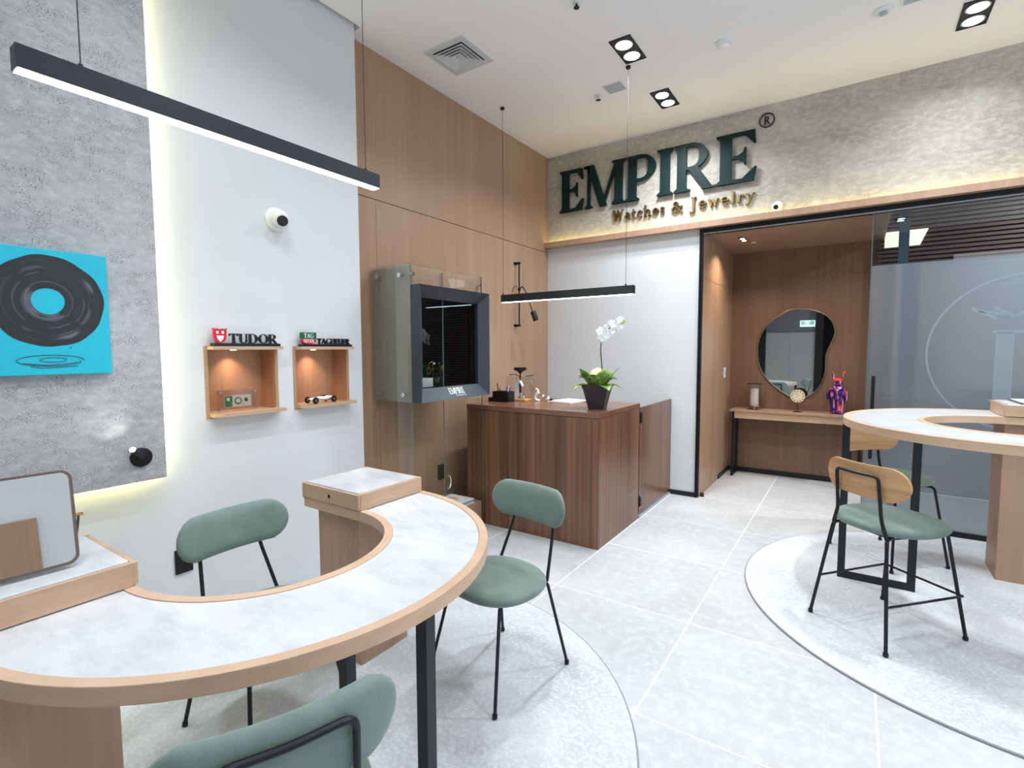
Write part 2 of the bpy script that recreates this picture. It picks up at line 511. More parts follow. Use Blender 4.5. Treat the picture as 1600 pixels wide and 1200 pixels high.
class MB:
    def __init__(self):
        self.v = []
        self.f = []

    def add(self, vs, fs):
        b = len(self.v)
        self.v += [tuple(p) for p in vs]
        self.f += [tuple(b + i for i in f) for f in fs]
        return self

    def box(self, x0, x1, y0, y1, z0, z1):
        vs = [(x, y, z) for z in (z0, z1) for y in (y0, y1) for x in (x0, x1)]
        return self.add(vs, [(0, 2, 3, 1), (4, 5, 7, 6), (0, 1, 5, 4), (2, 6, 7, 3), (0, 4, 6, 2), (1, 3, 7, 5)])

    def prism(self, poly, h0, h1, fn=None):
        """poly in (a,b); extruded h0..h1; fn maps (a,b,h) to xyz"""
        fn = fn or (lambda a, b, h: (a, b, h))
        n = len(poly)
        vs = [fn(a, b, h0) for a, b in poly] + [fn(a, b, h1) for a, b in poly]
        fs = [tuple(range(n - 1, -1, -1)), tuple(range(n, 2 * n))]
        fs += [(i, (i + 1) % n, n + (i + 1) % n, n + i) for i in range(n)]
        return self.add(vs, fs)

    def strip(self, A, B, z0, z1, closed=False):
        """plate between outlines A (outer) and B (inner), equal counts"""
        n = len(A)
        vs = [(x, y, z0) for x, y in A] + [(x, y, z0) for x, y in B] + [(x, y, z1) for x, y in A] + [(x, y, z1) for x, y in B]
        fs = []
        for i in range(n if closed else n - 1):
            j = (i + 1) % n
            fs += [(i, n + i, n + j, j), (2 * n + i, 2 * n + j, 3 * n + j, 3 * n + i),
                   (i, j, 2 * n + j, 2 * n + i), (n + i, 3 * n + i, 3 * n + j, n + j)]
        if not closed:
            fs += [(0, 2 * n, 3 * n, n), (n - 1, 2 * n - 1, 4 * n - 1, 3 * n - 1)]
        return self.add(vs, fs)

    def tube(self, pts, r, n=8, closed=False, cap=True):
        pts = [Vector(p) for p in pts]
        rr = r if isinstance(r, (list, tuple)) else [r] * len(pts)
        N = len(pts)
        rings = []
        prev = None
        for i, p in enumerate(pts):
            if closed:
                t = (pts[(i + 1) % N] - pts[i - 1]).normalized()
            else:
                a = pts[max(0, i - 1)]
                b = pts[min(N - 1, i + 1)]
                t = (b - a).normalized()
            if prev is None:
                ref = Vector((0, 0, 1)) if abs(t.z) < 0.9 else Vector((1, 0, 0))
                u = t.cross(ref).normalized()
            else:
                u = (prev - t * prev.dot(t)).normalized()
            prev = u
            w = t.cross(u)
            rings.append([p + (u * math.cos(2 * PI * k / n) + w * math.sin(2 * PI * k / n)) * rr[i] for k in range(n)])
        vs = [q for ring in rings for q in ring]
        fs = []
        for i in range(N if closed else N - 1):
            j = (i + 1) % N
            for k in range(n):
                l = (k + 1) % n
                fs.append((i * n + k, i * n + l, j * n + l, j * n + k))
        if cap and not closed:
            fs.append(tuple(range(n - 1, -1, -1)))
            fs.append(tuple((N - 1) * n + k for k in range(n)))
        return self.add(vs, fs)

    def bar(self, a, b, w, h, side=(0, 0, 1)):
        a, b = Vector(a), Vector(b)
        t = (b - a).normalized()
        s = Vector(side)
        if abs(t.dot(s)) > 0.95:
            s = Vector((1, 0, 0))
        u = t.cross(s).normalized()
        w2 = u.cross(t).normalized()
        vs = []
        for p in (a, b):
            for su, sw in ((-1, -1), (1, -1), (1, 1), (-1, 1)):
                vs.append(p + u * su * w / 2 + w2 * sw * h / 2)
        return self.add(vs, [(3, 2, 1, 0), (4, 5, 6, 7), (0, 1, 5, 4), (1, 2, 6, 5), (2, 3, 7, 6), (3, 0, 4, 7)])

    def lathe(self, prof, c=(0, 0, 0), n=24, axis=(0, 0, 1)):
        q = Vector((0, 0, 1)).rotation_difference(Vector(axis).normalized())
        c = Vector(c)
        vs = []
        for r, z in prof:
            for k in range(n):
                a = 2 * PI * k / n
                vs.append(c + q @ Vector((max(r, 1e-5) * math.cos(a), max(r, 1e-5) * math.sin(a), z)))
        fs = []
        for i in range(len(prof) - 1):
            for k in range(n):
                l = (k + 1) % n
                fs.append((i * n + k, i * n + l, (i + 1) * n + l, (i + 1) * n + k))
        fs.append(tuple(range(n - 1, -1, -1)))
        fs.append(tuple((len(prof) - 1) * n + k for k in range(n)))
        return self.add(vs, fs)

    def sphere(self, c, r, n=12, m=8, sc=(1, 1, 1)):
        c = Vector(c)
        vs = []
        for i in range(m + 1):
            th = PI * i / m
            for k in range(n):
                a = 2 * PI * k / n
                rr = max(math.sin(th), 1e-3) * r
                vs.append((c.x + rr * math.cos(a) * sc[0], c.y + rr * math.sin(a) * sc[1], c.z - r * math.cos(th) * sc[2]))
        fs = []
        for i in range(m):
            for k in range(n):
                l = (k + 1) % n
                fs.append((i * n + k, i * n + l, (i + 1) * n + l, (i + 1) * n + k))
        return self.add(vs, fs)

    def build(self, name, mat, parent=None, smooth=False, bevel=0.0, local=False, seg=2, angle=35):
        me = bpy.data.meshes.new(name)
        vs = self.v
        if parent is not None and not local:
            inv = WM[parent].inverted()
            vs = [inv @ Vector(p) for p in vs]
        me.from_pydata([tuple(p) for p in vs], [], self.f)
        bm = bmesh.new()
        bm.from_mesh(me)
        bmesh.ops.recalc_face_normals(bm, faces=bm.faces)
        bm.to_mesh(me)
        bm.free()
        me.materials.append(MT[mat] if isinstance(mat, str) else mat)
        if smooth:
            for p in me.polygons:
                p.use_smooth = True
            me.set_sharp_from_angle(angle=math.radians(angle))
        o = bpy.data.objects.new(name, me)
        COL.objects.link(o)
        if parent is not None:
            o.parent = parent
            WM[o] = WM[parent]
        else:
            WM[o] = Matrix.Identity(4)
        if bevel:
            b = o.modifiers.new('bevel', 'BEVEL')
            b.width = bevel
            b.segments = seg
            b.limit_method = 'ANGLE'
            b.harden_normals = False
        return o


def B(*a):
    return MB().box(*a)


def tag(o, label, cat, group=None, kind=None):
    o['label'] = label
    o['category'] = cat
    if group:
        o['group'] = group
    if kind:
        o['kind'] = kind
    return o


def thing(name, label, cat, loc=(0, 0, 0), rz=0.0, group=None):
    o = bpy.data.objects.new(name, None)
    COL.objects.link(o)
    o.location = loc
    o.rotation_euler = (0, 0, rz)
    o.empty_display_size = 0.1
    WM[o] = Matrix.Translation(loc) @ Matrix.Rotation(rz, 4, 'Z')
    return tag(o, label, cat, group)


def struct(name, mb, mat, label=None, cat=None, **k):
    o = mb.build(name, mat, None, **k)
    o['kind'] = 'structure'
    o['label'] = label or name.replace('_', ' ')
    o['category'] = cat or name.split('_')[0]
    return o


def struct_root(name, label, cat):
    o = thing(name, label, cat)
    o['kind'] = 'structure'
    return o


def copy_tree(o, parent=None):
    c = o.copy()
    COL.objects.link(c)
    if parent is not None:
        c.parent = parent
    for ch in [x for x in bpy.data.objects if x.parent == o]:
        copy_tree(ch, c)
    return c


def place(o, loc, rz, label, group=None):
    o.location = loc
    o.rotation_euler = (0, 0, rz)
    o['label'] = label
    if group:
        o['group'] = group
    return o


# ------------------------------------------------------------------ serif lettering
def gl_arc(cx, cy, rx, ry, a0, a1, wv, wh, n=14):
    out = []
    inn = []
    for i in range(n + 1):
        a = math.radians(a0 + (a1 - a0) * i / n)
        w = wh + (wv - wh) * abs(math.cos(a)) ** 1.4
        out.append((cx + (rx + w / 2) * math.cos(a), cy + (ry + wh / 2) * math.sin(a)))
        inn.append((cx + (rx - w / 2) * math.cos(a), cy + (ry - wh / 2) * math.sin(a)))
    return [[out[i], out[i + 1], inn[i + 1], inn[i]] for i in range(n)]


def rect(x0, x1, y0, y1):
    return [[(x0, y0), (x1, y0), (x1, y1), (x0, y1)]]


def diag(x0, y0, x1, y1, w):
    return [[(x0 - w / 2, y0), (x0 + w / 2, y0), (x1 + w / 2, y1), (x1 - w / 2, y1)]]


def serif(x0, x1, y, t=0.05):
    return rect(x0, x1, y if y < 0.5 else y - t, y + t if y < 0.5 else y)


def stem(x, w, y0=0.0, y1=1.0, s=0.07):
    return rect(x - w / 2, x + w / 2, y0, y1) + \
        [[(x - w / 2 - s, y0), (x + w / 2 + s, y0), (x + w / 2 + s, y0 + 0.035), (x + w / 2, y0 + 0.09), (x - w / 2, y0 + 0.09), (x - w / 2 - s, y0 + 0.035)],
         [(x - w / 2 - s, y1), (x + w / 2 + s, y1), (x + w / 2 + s, y1 - 0.035), (x + w / 2, y1 - 0.09), (x - w / 2, y1 - 0.09), (x - w / 2 - s, y1 - 0.035)]]


def glyph(ch):
    W_, T_ = 0.20, 0.07
    if ch == 'E':
        return stem(0.17, W_) + rect(0.2, 0.66, 0.93, 1.0) + rect(0.2, 0.66, 0.0, 0.07) + rect(0.25, 0.5, 0.48, 0.54) + \
            [[(0.50, 0.93), (0.66, 0.93), (0.68, 0.74), (0.645, 0.74)], [(0.46, 0.07), (0.66, 0.07), (0.70, 0.27), (0.665, 0.27)],
             [(0.38, 0.48), (0.38, 0.54), (0.47, 0.60), (0.49, 0.68), (0.52, 0.68), (0.52, 0.34), (0.49, 0.34), (0.47, 0.42)]], 0.74
    if ch == 'M':
        return stem(0.13, 0.07) + stem(0.93, W_) + diag(0.53, 0.0, 0.17, 1.0, 0.19) + diag(0.51, 0.0, 0.88, 1.0, 0.075) + \
            rect(0.0, 0.26, 0.955, 1.0), 1.12
    if ch == 'P':
        return stem(0.17, W_) + rect(0.2, 0.42, 0.93, 1.0) + rect(0.2, 0.42, 0.42, 0.48) + gl_arc(0.40, 0.71, 0.25, 0.255, -90, 90, 0.19, 0.065), 0.78
    if ch == 'I':
        return stem(0.17, W_), 0.38
    if ch == 'R':
        return stem(0.17, W_) + rect(0.2, 0.42, 0.93, 1.0) + rect(0.2, 0.42, 0.45, 0.51) + gl_arc(0.40, 0.725, 0.24, 0.24, -90, 90, 0.19, 0.065) + \
            diag(0.76, 0.0, 0.42, 0.48, 0.21) + rect(0.62, 0.92, 0.0, 0.04), 0.94
    if ch == 'T':
        return stem(0.42, W_) + rect(0.04, 0.80, 0.92, 1.0) + [[(0.04, 1), (0.02, 0.72), (0.055, 0.72), (0.18, 0.93)], [(0.80, 1), (0.82, 0.72), (0.785, 0.72), (0.66, 0.93)]], 0.86
    if ch == 'U':
        return rect(0.10, 0.30, 0.32, 1.0) + serif(0.02, 0.38, 1.0) + rect(0.70, 0.79, 0.32, 1.0) + serif(0.62, 0.87, 1.0) + gl_arc(0.47, 0.32, 0.275, 0.30, 180, 360, 0.14, 0.08), 0.92
    if ch == 'D':
        return stem(0.17, W_) + rect(0.2, 0.45, 0.93, 1.0) + rect(0.2, 0.45, 0.0, 0.07) + gl_arc(0.42, 0.5, 0.36, 0.465, -90, 90, 0.21, 0.07), 0.96
    if ch == 'O':
        return gl_arc(0.5, 0.5, 0.38, 0.47, 0, 360, 0.21, 0.07, 28), 1.0
    if ch == 'A':
        return diag(0.82, 0.0, 0.46, 1.0, 0.2) + diag(0.12, 0.0, 0.46, 1.0, 0.08) + rect(0.25, 0.7, 0.3, 0.37) + serif(0.0, 0.26, 0) + serif(0.64, 1.0, 0), 1.0
    if ch == 'G':
        return gl_arc(0.5, 0.5, 0.38, 0.47, 45, 330, 0.2, 0.07, 22) + rect(0.7, 0.88, 0.1, 0.42) + serif(0.6, 0.95, 0.45), 1.0
    if ch == 'H':
        return stem(0.17, 0.18) + stem(0.75, 0.18) + rect(0.2, 0.7, 0.47, 0.54), 0.94
    if ch == 'W':
        return diag(0.30, 0.0, 0.12, 1.0, 0.14) + diag(0.30, 0.0, 0.52, 1.0, 0.06) + diag(0.72, 0.0, 0.50, 1.0, 0.14) + diag(0.72, 0.0, 0.92, 1.0, 0.06) + serif(0.0, 0.24, 1.0) + serif(0.82, 1.0, 1.0), 1.06
    if ch == 'a':
        return rect(0.36, 0.48, 0.04, 0.48) + gl_arc(0.26, 0.20, 0.17, 0.16, 0, 360, 0.11, 0.06, 14) + gl_arc(0.26, 0.46, 0.16, 0.15, 0, 150, 0.11, 0.06, 8) + serif(0.40, 0.56, 0), 0.58
    if ch == 't':
        return rect(0.12, 0.24, 0.08, 0.84) + rect(0.02, 0.38, 0.56, 0.62) + gl_arc(0.28, 0.12, 0.10, 0.10, 180, 320, 0.09, 0.05, 6), 0.42
    if ch == 'c':
        return gl_arc(0.32, 0.31, 0.22, 0.28, 50, 310, 0.12, 0.06, 14) + [[(0.42, 0.42), (0.52, 0.42), (0.52, 0.54), (0.42, 0.54)]], 0.56
    if ch == 'h':
        return rect(0.1, 0.22, 0, 1.0) + rect(0.46, 0.58, 0, 0.42) + gl_arc(0.36, 0.42, 0.16, 0.17, 0, 170, 0.11, 0.06, 8) + serif(0.03, 0.3, 0) + serif(0.4, 0.66, 0) + serif(0.03, 0.18, 1.0), 0.68
    if ch == 'e':
        return gl_arc(0.32, 0.31, 0.22, 0.28, 0, 320, 0.12, 0.06, 16) + rect(0.12, 0.58, 0.30, 0.35), 0.6
    if ch == 's':
        return gl_arc(0.24, 0.45, 0.14, 0.13, 30, 270, 0.09, 0.07, 9) + gl_arc(0.24, 0.18, 0.14, 0.14, -150, 90, 0.1, 0.07, 9), 0.46
    if ch == '&':
        return gl_arc(0.36, 0.76, 0.16, 0.18, 0, 360, 0.1, 0.06, 14) + gl_arc(0.34, 0.28, 0.25, 0.25, 70, 340, 0.13, 0.07, 14) + diag(0.80, 0.0, 0.28, 0.66, 0.13) + rect(0.56, 0.84, 0.5, 0.55) + diag(0.60, 0.14, 0.74, 0.52, 0.06), 0.9
    if ch == 'J':
        return rect(0.22, 0.36, -0.12, 1.0) + serif(0.12, 0.46, 1.0) + gl_arc(0.16, -0.12, 0.13, 0.14, 190, 360, 0.12, 0.06, 8), 0.5
    if ch == 'w':
        return diag(0.22, 0, 0.10, 0.6, 0.11) + diag(0.22, 0, 0.36, 0.6, 0.055) + diag(0.50, 0, 0.36, 0.6, 0.11) + diag(0.50, 0, 0.64, 0.6, 0.055) + serif(0.0, 0.2, 0.6, 0.04) + serif(0.56, 0.74, 0.6, 0.04), 0.74
    if ch == 'l':
        return rect(0.1, 0.22, 0, 1.0) + serif(0.03, 0.3, 0) + serif(0.03, 0.18, 1.0), 0.32
    if ch == 'r':
        return rect(0.1, 0.22, 0, 0.6) + serif(0.03, 0.3, 0) + gl_arc(0.34, 0.42, 0.13, 0.15, 60, 180, 0.09, 0.07, 6) + rect(0.36, 0.46, 0.46, 0.58), 0.46
    if ch == 'y':
        return diag(0.30, 0.0, 0.12, 0.6, 0.11) + diag(0.20, -0.28, 0.52, 0.6, 0.055) + serif(0.02, 0.22, 0.6, 0.04) + serif(0.42, 0.62, 0.6, 0.04) + rect(0.06, 0.20, -0.30, -0.22), 0.6
    if ch == ' ':
        return [], 0.34
    return rect(0.1, 0.3, 0, 1), 0.4


def text_line(txt, origin, length, height, udir, ndir, depth, parent, mat, name='letter', join=False, gap=0.0, floor_z=None):
    """serif letters, each a part; fits 'length' by scaling widths"""
    tot = sum(glyph(c)[1] + gap for c in txt) - gap
    sx = length / tot
    U, N, O = Vector(udir), Vector(ndir), Vector(origin)
    x = 0.0
    allmb = MB()
    for c in txt:
        g, w = glyph(c)
        if g:
            mb = allmb if join else MB()
            for k, poly in enumerate(g):
                e = 0.00015 * (k % 5)

                def fn(a, b, h, x=x, e=e):
                    return O + U * ((x + a) * sx) + Vector((0, 0, b * height)) + N * (h - e if h > 0 else h)
                mb.prism(poly, 0.0, depth, fn)
            if not join:
                mb.build(name, mat, parent)
        x += w + gap
    if join:
        return allmb.build(name, mat, parent)


# ================================================================== THE ROOM
XR, YN, YH = 6.6, -6.8, 1.39          # right wall, near wall, hall back wall

# floor with tiles
fl = struct('floor', B(-0.1, XR, YN, YH, -0.06, -0.0006), 'grout', 'light grey tiled floor with white joints', 'floor')
G = 0.0035
xs = sorted(set([-0.1] + [round(2.23 + 0.8 * k, 3) for k in range(-2, 6)] + [XR]))
ys = sorted(set([YN] + [round(-3.17 + 0.8 * k, 3) for k in range(-4, 6)] + [YH]))
full = None
for i in range(len(xs) - 1):
    for j in range(len(ys) - 1):
        w, h = xs[i + 1] - xs[i], ys[j + 1] - ys[j]
        if w < 0.05 or h < 0.05:
            continue
        isfull = abs(w - 0.8) < 1e-3 and abs(h - 0.8) < 1e-3
        cx, cy = (xs[i] + xs[i + 1]) / 2, (ys[j] + ys[j + 1]) / 2
        if isfull and full:
            o = bpy.data.objects.new('tile', full)
            COL.objects.link(o)
            o.parent = fl
        else:
            o = B(-w / 2 + G, w / 2 - G, -h / 2 + G, h / 2 - G, -0.0006, 0.0).build('tile', 'tile', fl, local=True)
            if isfull:
                full = o.data
        o.location = (cx, cy, 0)

# ceiling (with a shadow gap along the white wall)
c = MB().box(0.135, XR, YN, -2.70, ZC, ZC + 0.1).box(-0.1, XR, -2.70, 0.0, ZC, ZC + 0.1).box(-0.1, 0.135, YN, -2.70, ZC + 0.06, ZC + 0.1)
struct('ceiling', c, 'ceiling', 'white plaster ceiling with a shadow gap along the left wall', 'ceiling')

# left wall, white part with two openings for the niches
NICHE = [(-3.752, -3.345), (-3.247, -2.842)]
NZ0, NZ1 = 1.089, 1.474
XW = 0.10
m = MB()
m.box(-0.1, XW, YN, -2.728, 0, NZ0).box(-0.1, XW, YN, -2.728, NZ1, ZC + 0.05)
m.box(-0.1, XW, YN, NICHE[0][0], NZ0, NZ1).box(-0.1, XW, NICHE[0][1], NICHE[1][0], NZ0, NZ1).box(-0.1, XW, NICHE[1][1], -2.728, NZ0, NZ1)
m.box(-0.1, -0.06, NICHE[0][0], NICHE[1][1], NZ0, NZ1)
struct('wall_left', m, 'white_wall', 'white plastered left wall standing proud of the timber part', 'wall')
# timber part
wl = struct_root('wall_left_timber', 'oak veneered end of the left wall behind the counter', 'wall')
MB().box(-0.1, -0.02, -2.8, 0, 0, ZC).build('backing', 'oak_dark', wl)
B(-0.02, 0, -2.8, -0.003, 2.536, ZC).build('wood_panel', 'oak', wl, bevel=0.001)
B(-0.02, 0, -2.8, -2.49, 0.0, 2.531).build('wood_panel', 'oak', wl, bevel=0.001)
B(-0.02, 0, -2.487, -0.003, 0.0, 2.531).build('wood_panel', 'oak', wl, bevel=0.001)

# far wall: white below, concrete above, opening to the hall from x=1.66
m = MB().box(-0.1, 1.66, 0, 0.12, 0, 2.60)
struct('wall_far', m, 'white_wall', 'white lower part of the far wall left of the opening', 'wall')
m = MB().box(-0.1, XR, 0, 0.12, 2.60, ZC + 0.1)
struct('wall_far_upper', m, 'concrete_warm', 'concrete textured upper part of the far wall behind the letters', 'wall')
struct('wall_right', MB().box(XR, XR + 0.1, YN, -3.7, 0, ZC).box(XR, XR + 0.1, -0.7, YH, 0, ZC).box(XR, XR + 0.1, -3.7, -0.7, 3.1, ZC), 'white_wall', 'white right wall with an unseen opening added for fill light, out of the picture', 'wall')  # opening added so that world light fills the room and ceiling
wn = struct('wall_near', MB().box(-0.1, 4.3, YN - 0.1, YN, 0, ZC).box(4.3, XR, YN - 0.1, YN, 3.1, ZC), 'header', 'slate wall behind the viewer seen in the hall mirror', 'wall')  # gap at the right end added to let in more fill light
# oak cladding on the right wall (seen only by reflection)
struct('trim_1', B(XR - 0.03, XR, -6.4, -4.25, 0, 1.40), 'oak', 'oak cladding on the right wall', 'trim')

# ledge with uplight under the concrete
le = struct_root('trim_2', 'slim oak ledge with a warm light strip under the concrete wall', 'trim')
MB().box(0.0, XR, -0.086, 0.0, 2.574, 2.590).box(0.0, XR, -0.086, -0.074, 2.590, 2.629).build('ledge', 'oak_dark' if False else 'oak_ped', le)
B(0.01, XR, -0.05, -0.03, 2.5905, 2.599).build('light_strip', 'led_ledge', le)

# skirting
struct('baseboard_far', B(0.0, 1.66, -0.012, 0.0, 0, 0.045), 'skirting', 'black skirting under the white far wall', 'baseboard')
struct('baseboard_hall', MB().box(1.69, 3.4, YH - 0.012, YH, 0, 0.055).box(1.69, 1.702, 0.85, YH - 0.012, 0, 0.05), 'skirting', 'black skirting around the hall corner', 'baseboard')

# ---------------- hall behind the opening
hw = struct_root('wall_hall_left', 'oak side wall of the hall with a light switch', 'wall')
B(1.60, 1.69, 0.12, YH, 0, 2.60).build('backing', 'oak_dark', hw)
B(1.685, 1.692, 0.02, YH, 0.0, 2.122).build('wood_panel', 'oak', hw)
B(1.685, 1.692, 0.02, YH, 2.126, 2.56).build('wood_panel', 'oak', hw)
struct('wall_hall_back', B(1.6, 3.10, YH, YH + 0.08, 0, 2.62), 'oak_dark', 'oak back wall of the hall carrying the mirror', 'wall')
struct('ceiling_hall', B(1.6, 3.12, 0.12, YH, 2.55, 2.62), 'oak', 'oak ceiling of the hall', 'ceiling')
lv = struct_root('wall_hall_louvre', 'brown slatted wall seen through the glass door', 'wall')
B(3.10, XR, YH + 0.02, YH + 0.06, 0, 3.2).build('backing', 'dark_void', lv)
sl = None
k = 0
z = 0.06
while z < 3.1:
    if sl is None:
        o = B(3.07, XR, YH - 0.05, YH - 0.02, -0.013, 0.013).build('slat', 'slat', lv, local=True)
        sl = o.data
    else:
        o = bpy.data.objects.new('slat', sl)
        COL.objects.link(o)
        o.parent = lv
    o.location = (0, 0, z)
    z += 0.042
struct('ceiling_hall_dark', B(3.12, XR, 0.12, YH, 3.2, 3.25), 'slat', 'dark ceiling behind the glass door', 'ceiling')
t = thing('reflection_panel', 'glowing plate added behind the glass door in place of a bright reflection', 'reflection panel', (3.0, YH - 0.06, 2.4))  # added glowing plate, stands in for a bright reflection in the glass
MB().prism([(3.12, 2.45), (3.40, 2.45), (3.46, 2.60), (3.12, 2.60)], 0, 0.02, lambda a, b, h: (a, YH - 0.06 - h, b)).build('reflection_plate', 'reflection_glow', t)
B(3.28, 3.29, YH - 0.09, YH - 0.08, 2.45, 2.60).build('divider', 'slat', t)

# ---------------- sliding glass door
dr = struct_root('door_1', 'black framed sliding glass door with frosted film', 'door')
B(1.66, 1.672, -0.02, 0.10, 0, 2.535).build('frame', 'black', dr)
B(1.674, 1.69, -0.008, 0.10, 0, 2.535).build('frame', 'black', dr)
B(1.66, XR, -0.02, 0.10, 2.535, 2.60).build('frame', 'black', dr)
B(1.69, XR, -0.006, 0.0, 2.525, 2.535).build('track', 'grey_plastic', dr)
B(3.0, XR, 0.012, 0.022, 2.11, 2.53).build('pane', 'door_glass', dr)
B(3.0, XR, 0.012, 0.022, 0.04, 2.11).build('frosted_pane', 'frost', dr)
B(2.995, 3.0, 0.010, 0.024, 0.04, 2.53).build('pane_edge', 'glass_edge', dr)
B(3.17, 3.235, 0.055, 0.095, 0.0, 2.535).build('post', 'slate', dr)
B(3.0, XR, 0.006, 0.03, 0.001, 0.04).build('rail', 'black', dr)
B(3.030, 3.055, -0.03, -0.005, 0.55, 1.225).build('handle', 'black', dr)
# etched emblem: ring, crown and pedestal
rg = MB()
A = [(3.94 + 0.575 * math.cos(a * PI / 48), 1.41 + 0.575 * math.sin(a * PI / 48)) for a in range(96)]
Bi = [(3.94 + 0.562 * math.cos(a * PI / 48), 1.41 + 0.562 * math.sin(a * PI / 48)) for a in range(96)]
for i in range(96):
    j = (i + 1) % 96
    rg.prism([A[i], A[j], Bi[j], Bi[i]], 0, 0.0006, lambda a, b, h: (a, 0.0115 - h, b))
for p, q, w in (((3.62, 1.74), (3.76, 1.66), 0.02), ((3.66, 1.72), (3.80, 1.69), 0.02), ((3.75, 1.74), (3.86, 1.67), 0.02), ((3.86, 1.67), (3.99, 1.79), 0.02),
                ((3.74, 1.565), (4.14, 1.565), 0.02), ((3.81, 1.56), (3.81, 1.06), 0.10), ((4.0, 1.45), (4.12, 1.45), 0.015), ((3.74, 1.06), (4.14, 1.06), 0.02)):
    p, q = Vector(p), Vector(q)
    d = (q - p).normalized()
    nn = Vector((-d.y, d.x)) * w / 2
    rg.prism([tuple(p + nn), tuple(q + nn), tuple(q - nn), tuple(p - nn)], 0, 0.0006, lambda a, b, h: (a, 0.0115 - h, b))
rg.build('etched_emblem', 'etch', dr)

# ---------------- concrete feature panel with halo light
fp = struct_root('wall_left_feature', 'grey concrete panel glowing at its edges on the left wall', 'wall')
B(0.15, 0.18, YN + 0.02, -3.979, 0.843, ZC - 0.02).build('concrete_panel', 'concrete', fp)
B(0.10, 0.15, YN + 0.1, -4.10, 0.95, ZC - 0.1).build('batten', 'white_paint', fp)
B(0.115, 0.13, -4.012, -4.002, 0.875, ZC - 0.06).build('light_strip', 'led_warm', fp)
B(0.115, 0.13, YN + 0.1, -4.012, 0.864, 0.874).build('light_strip', 'led_warm', fp)

# ---------------- doors and exit sign behind the viewer (seen in the mirror)
cb = thing('cupboard', 'tall grey double door cupboard reflected in the hall mirror', 'cupboard', (1.55, YN + 0.1, 0))
B(1.0, 2.1, YN + 0.002, YN + 0.05, 0, 1.85).build('body', 'cabinet', cb)
B(1.01, 1.548, YN + 0.05, YN + 0.07, 0.02, 1.84).build('door', 'cabinet', cb)
B(1.552, 2.09, YN + 0.05, YN + 0.07, 0.02, 1.84).build('door', 'cabinet', cb)
MB().sphere((1.52, YN + 0.085, 1.20), 0.016).build('knob', 'chrome', cb, smooth=True)
struct('trim_3', B(0.80, 0.995, YN, YN + 0.12, 0, ZC), 'black', 'black post left of the cupboard', 'trim')
struct('trim_4', B(2.105, 2.27, YN, YN + 0.12, 0, ZC), 'black', 'black post right of the cupboard', 'trim')
struct('window_1', B(2.27, 4.2, YN, YN + 0.02, 0.0, 2.6), 'dark_void', 'dark shop window behind the viewer', 'window')
ex = thing('exit_sign', 'green illuminated exit sign reflected at the top of the hall mirror', 'sign', (1.93, YN + 0.02, 2.05))
B(1.76, 2.08, YN + 0.002, YN + 0.03, 1.99, 2.14).build('panel', 'exit_w', ex)
B(1.775, 2.065, YN + 0.03, YN + 0.034, 2.03, 2.13).build('green_field', 'exit', ex)
B(1.86, 1.98, YN + 0.034, YN + 0.037, 2.10, 2.115).build('mark', 'exit_w', ex)
B(1.89, 1.95, YN + 0.034, YN + 0.037, 2.05, 2.08).build('mark', 'exit_w', ex)

# ================================================================== CEILING FIXTURES
dl0 = None
DLAB = {0: 'twin downlight nearest the far wall above the counter', 1: 'twin black downlight just behind the right cable of the counter pendant', 2: 'twin downlight at the top right over the high table',
        3: 'twin downlight over the aisle behind the high table', 4: 'twin downlight ahead of the left desk', 5: 'twin downlight over the left desk', 6: 'twin downlight behind the left desk',
        7: 'twin downlight overhead near the viewer', 8: 'twin downlight behind the viewer', 9: 'twin downlight at the far right', 10: 'twin downlight at the middle right', 11: 'twin downlight at the near right'}
for i, (x, y) in enumerate(LIGHT_XY):
    if dl0 is None:
        t = thing('ceiling_downlight', DLAB[i], 'downlight', (x, y, ZC), 0, 'twin downlights in the ceiling')
        q = MB().strip([(-.077, -.165), (.077, -.165), (.077, .165), (-.077, .165)], [(-.070, -.158), (.070, -.158), (.070, .158), (-.070, .158)], -0.006, 0.0, True)
        q.build('frame', 'black', t, local=True)
        B(-.070, .070, -.158, .158, -0.003, 0.0).build('tray', 'leg_dark', t, local=True)
        for s in (-0.079, 0.079):
            MB().lathe([(0.062, -0.0085), (0.062, -0.003), (0.056, -0.003), (0.052, -0.0085)], (0, s, 0), 24).build('reflector', 'chrome', t, local=True, smooth=True)
            MB().lathe([(0.052, -0.010), (0.052, -0.004)], (0, s, 0), 24).build('lens', 'lens_white', t, local=True)
        dl0 = t
    else:
        t = copy_tree(dl0)
        place(t, (x, y, ZC), 0, DLAB[i])

# air diffuser
t = thing('air_diffuser', 'square white four way air diffuser above the timber wall', 'air vent', (0.4585, -2.085, ZC))


def sqring(a, b, z0, z1):
    """sloped square louvre from half size a at z0 to b at z1"""
    mb = MB()
    th = 0.004
    P = [(a, z0), (b, z1), (b + th, z1), (a + th, z0)]
    for k in range(4):
        c0, s0 = math.cos(k * PI / 2), math.sin(k * PI / 2)
        vs = []
        for sgn in (-1, 1):
            for r, zz in P:
                x, y = r, sgn * r
                vs.append((x * c0 - y * s0, x * s0 + y * c0, zz))
        mb.add(vs, [(0, 1, 5, 4), (1, 2, 6, 5), (2, 3, 7, 6), (3, 0, 4, 7), (0, 3, 2, 1), (4, 5, 6, 7)])
    return mb


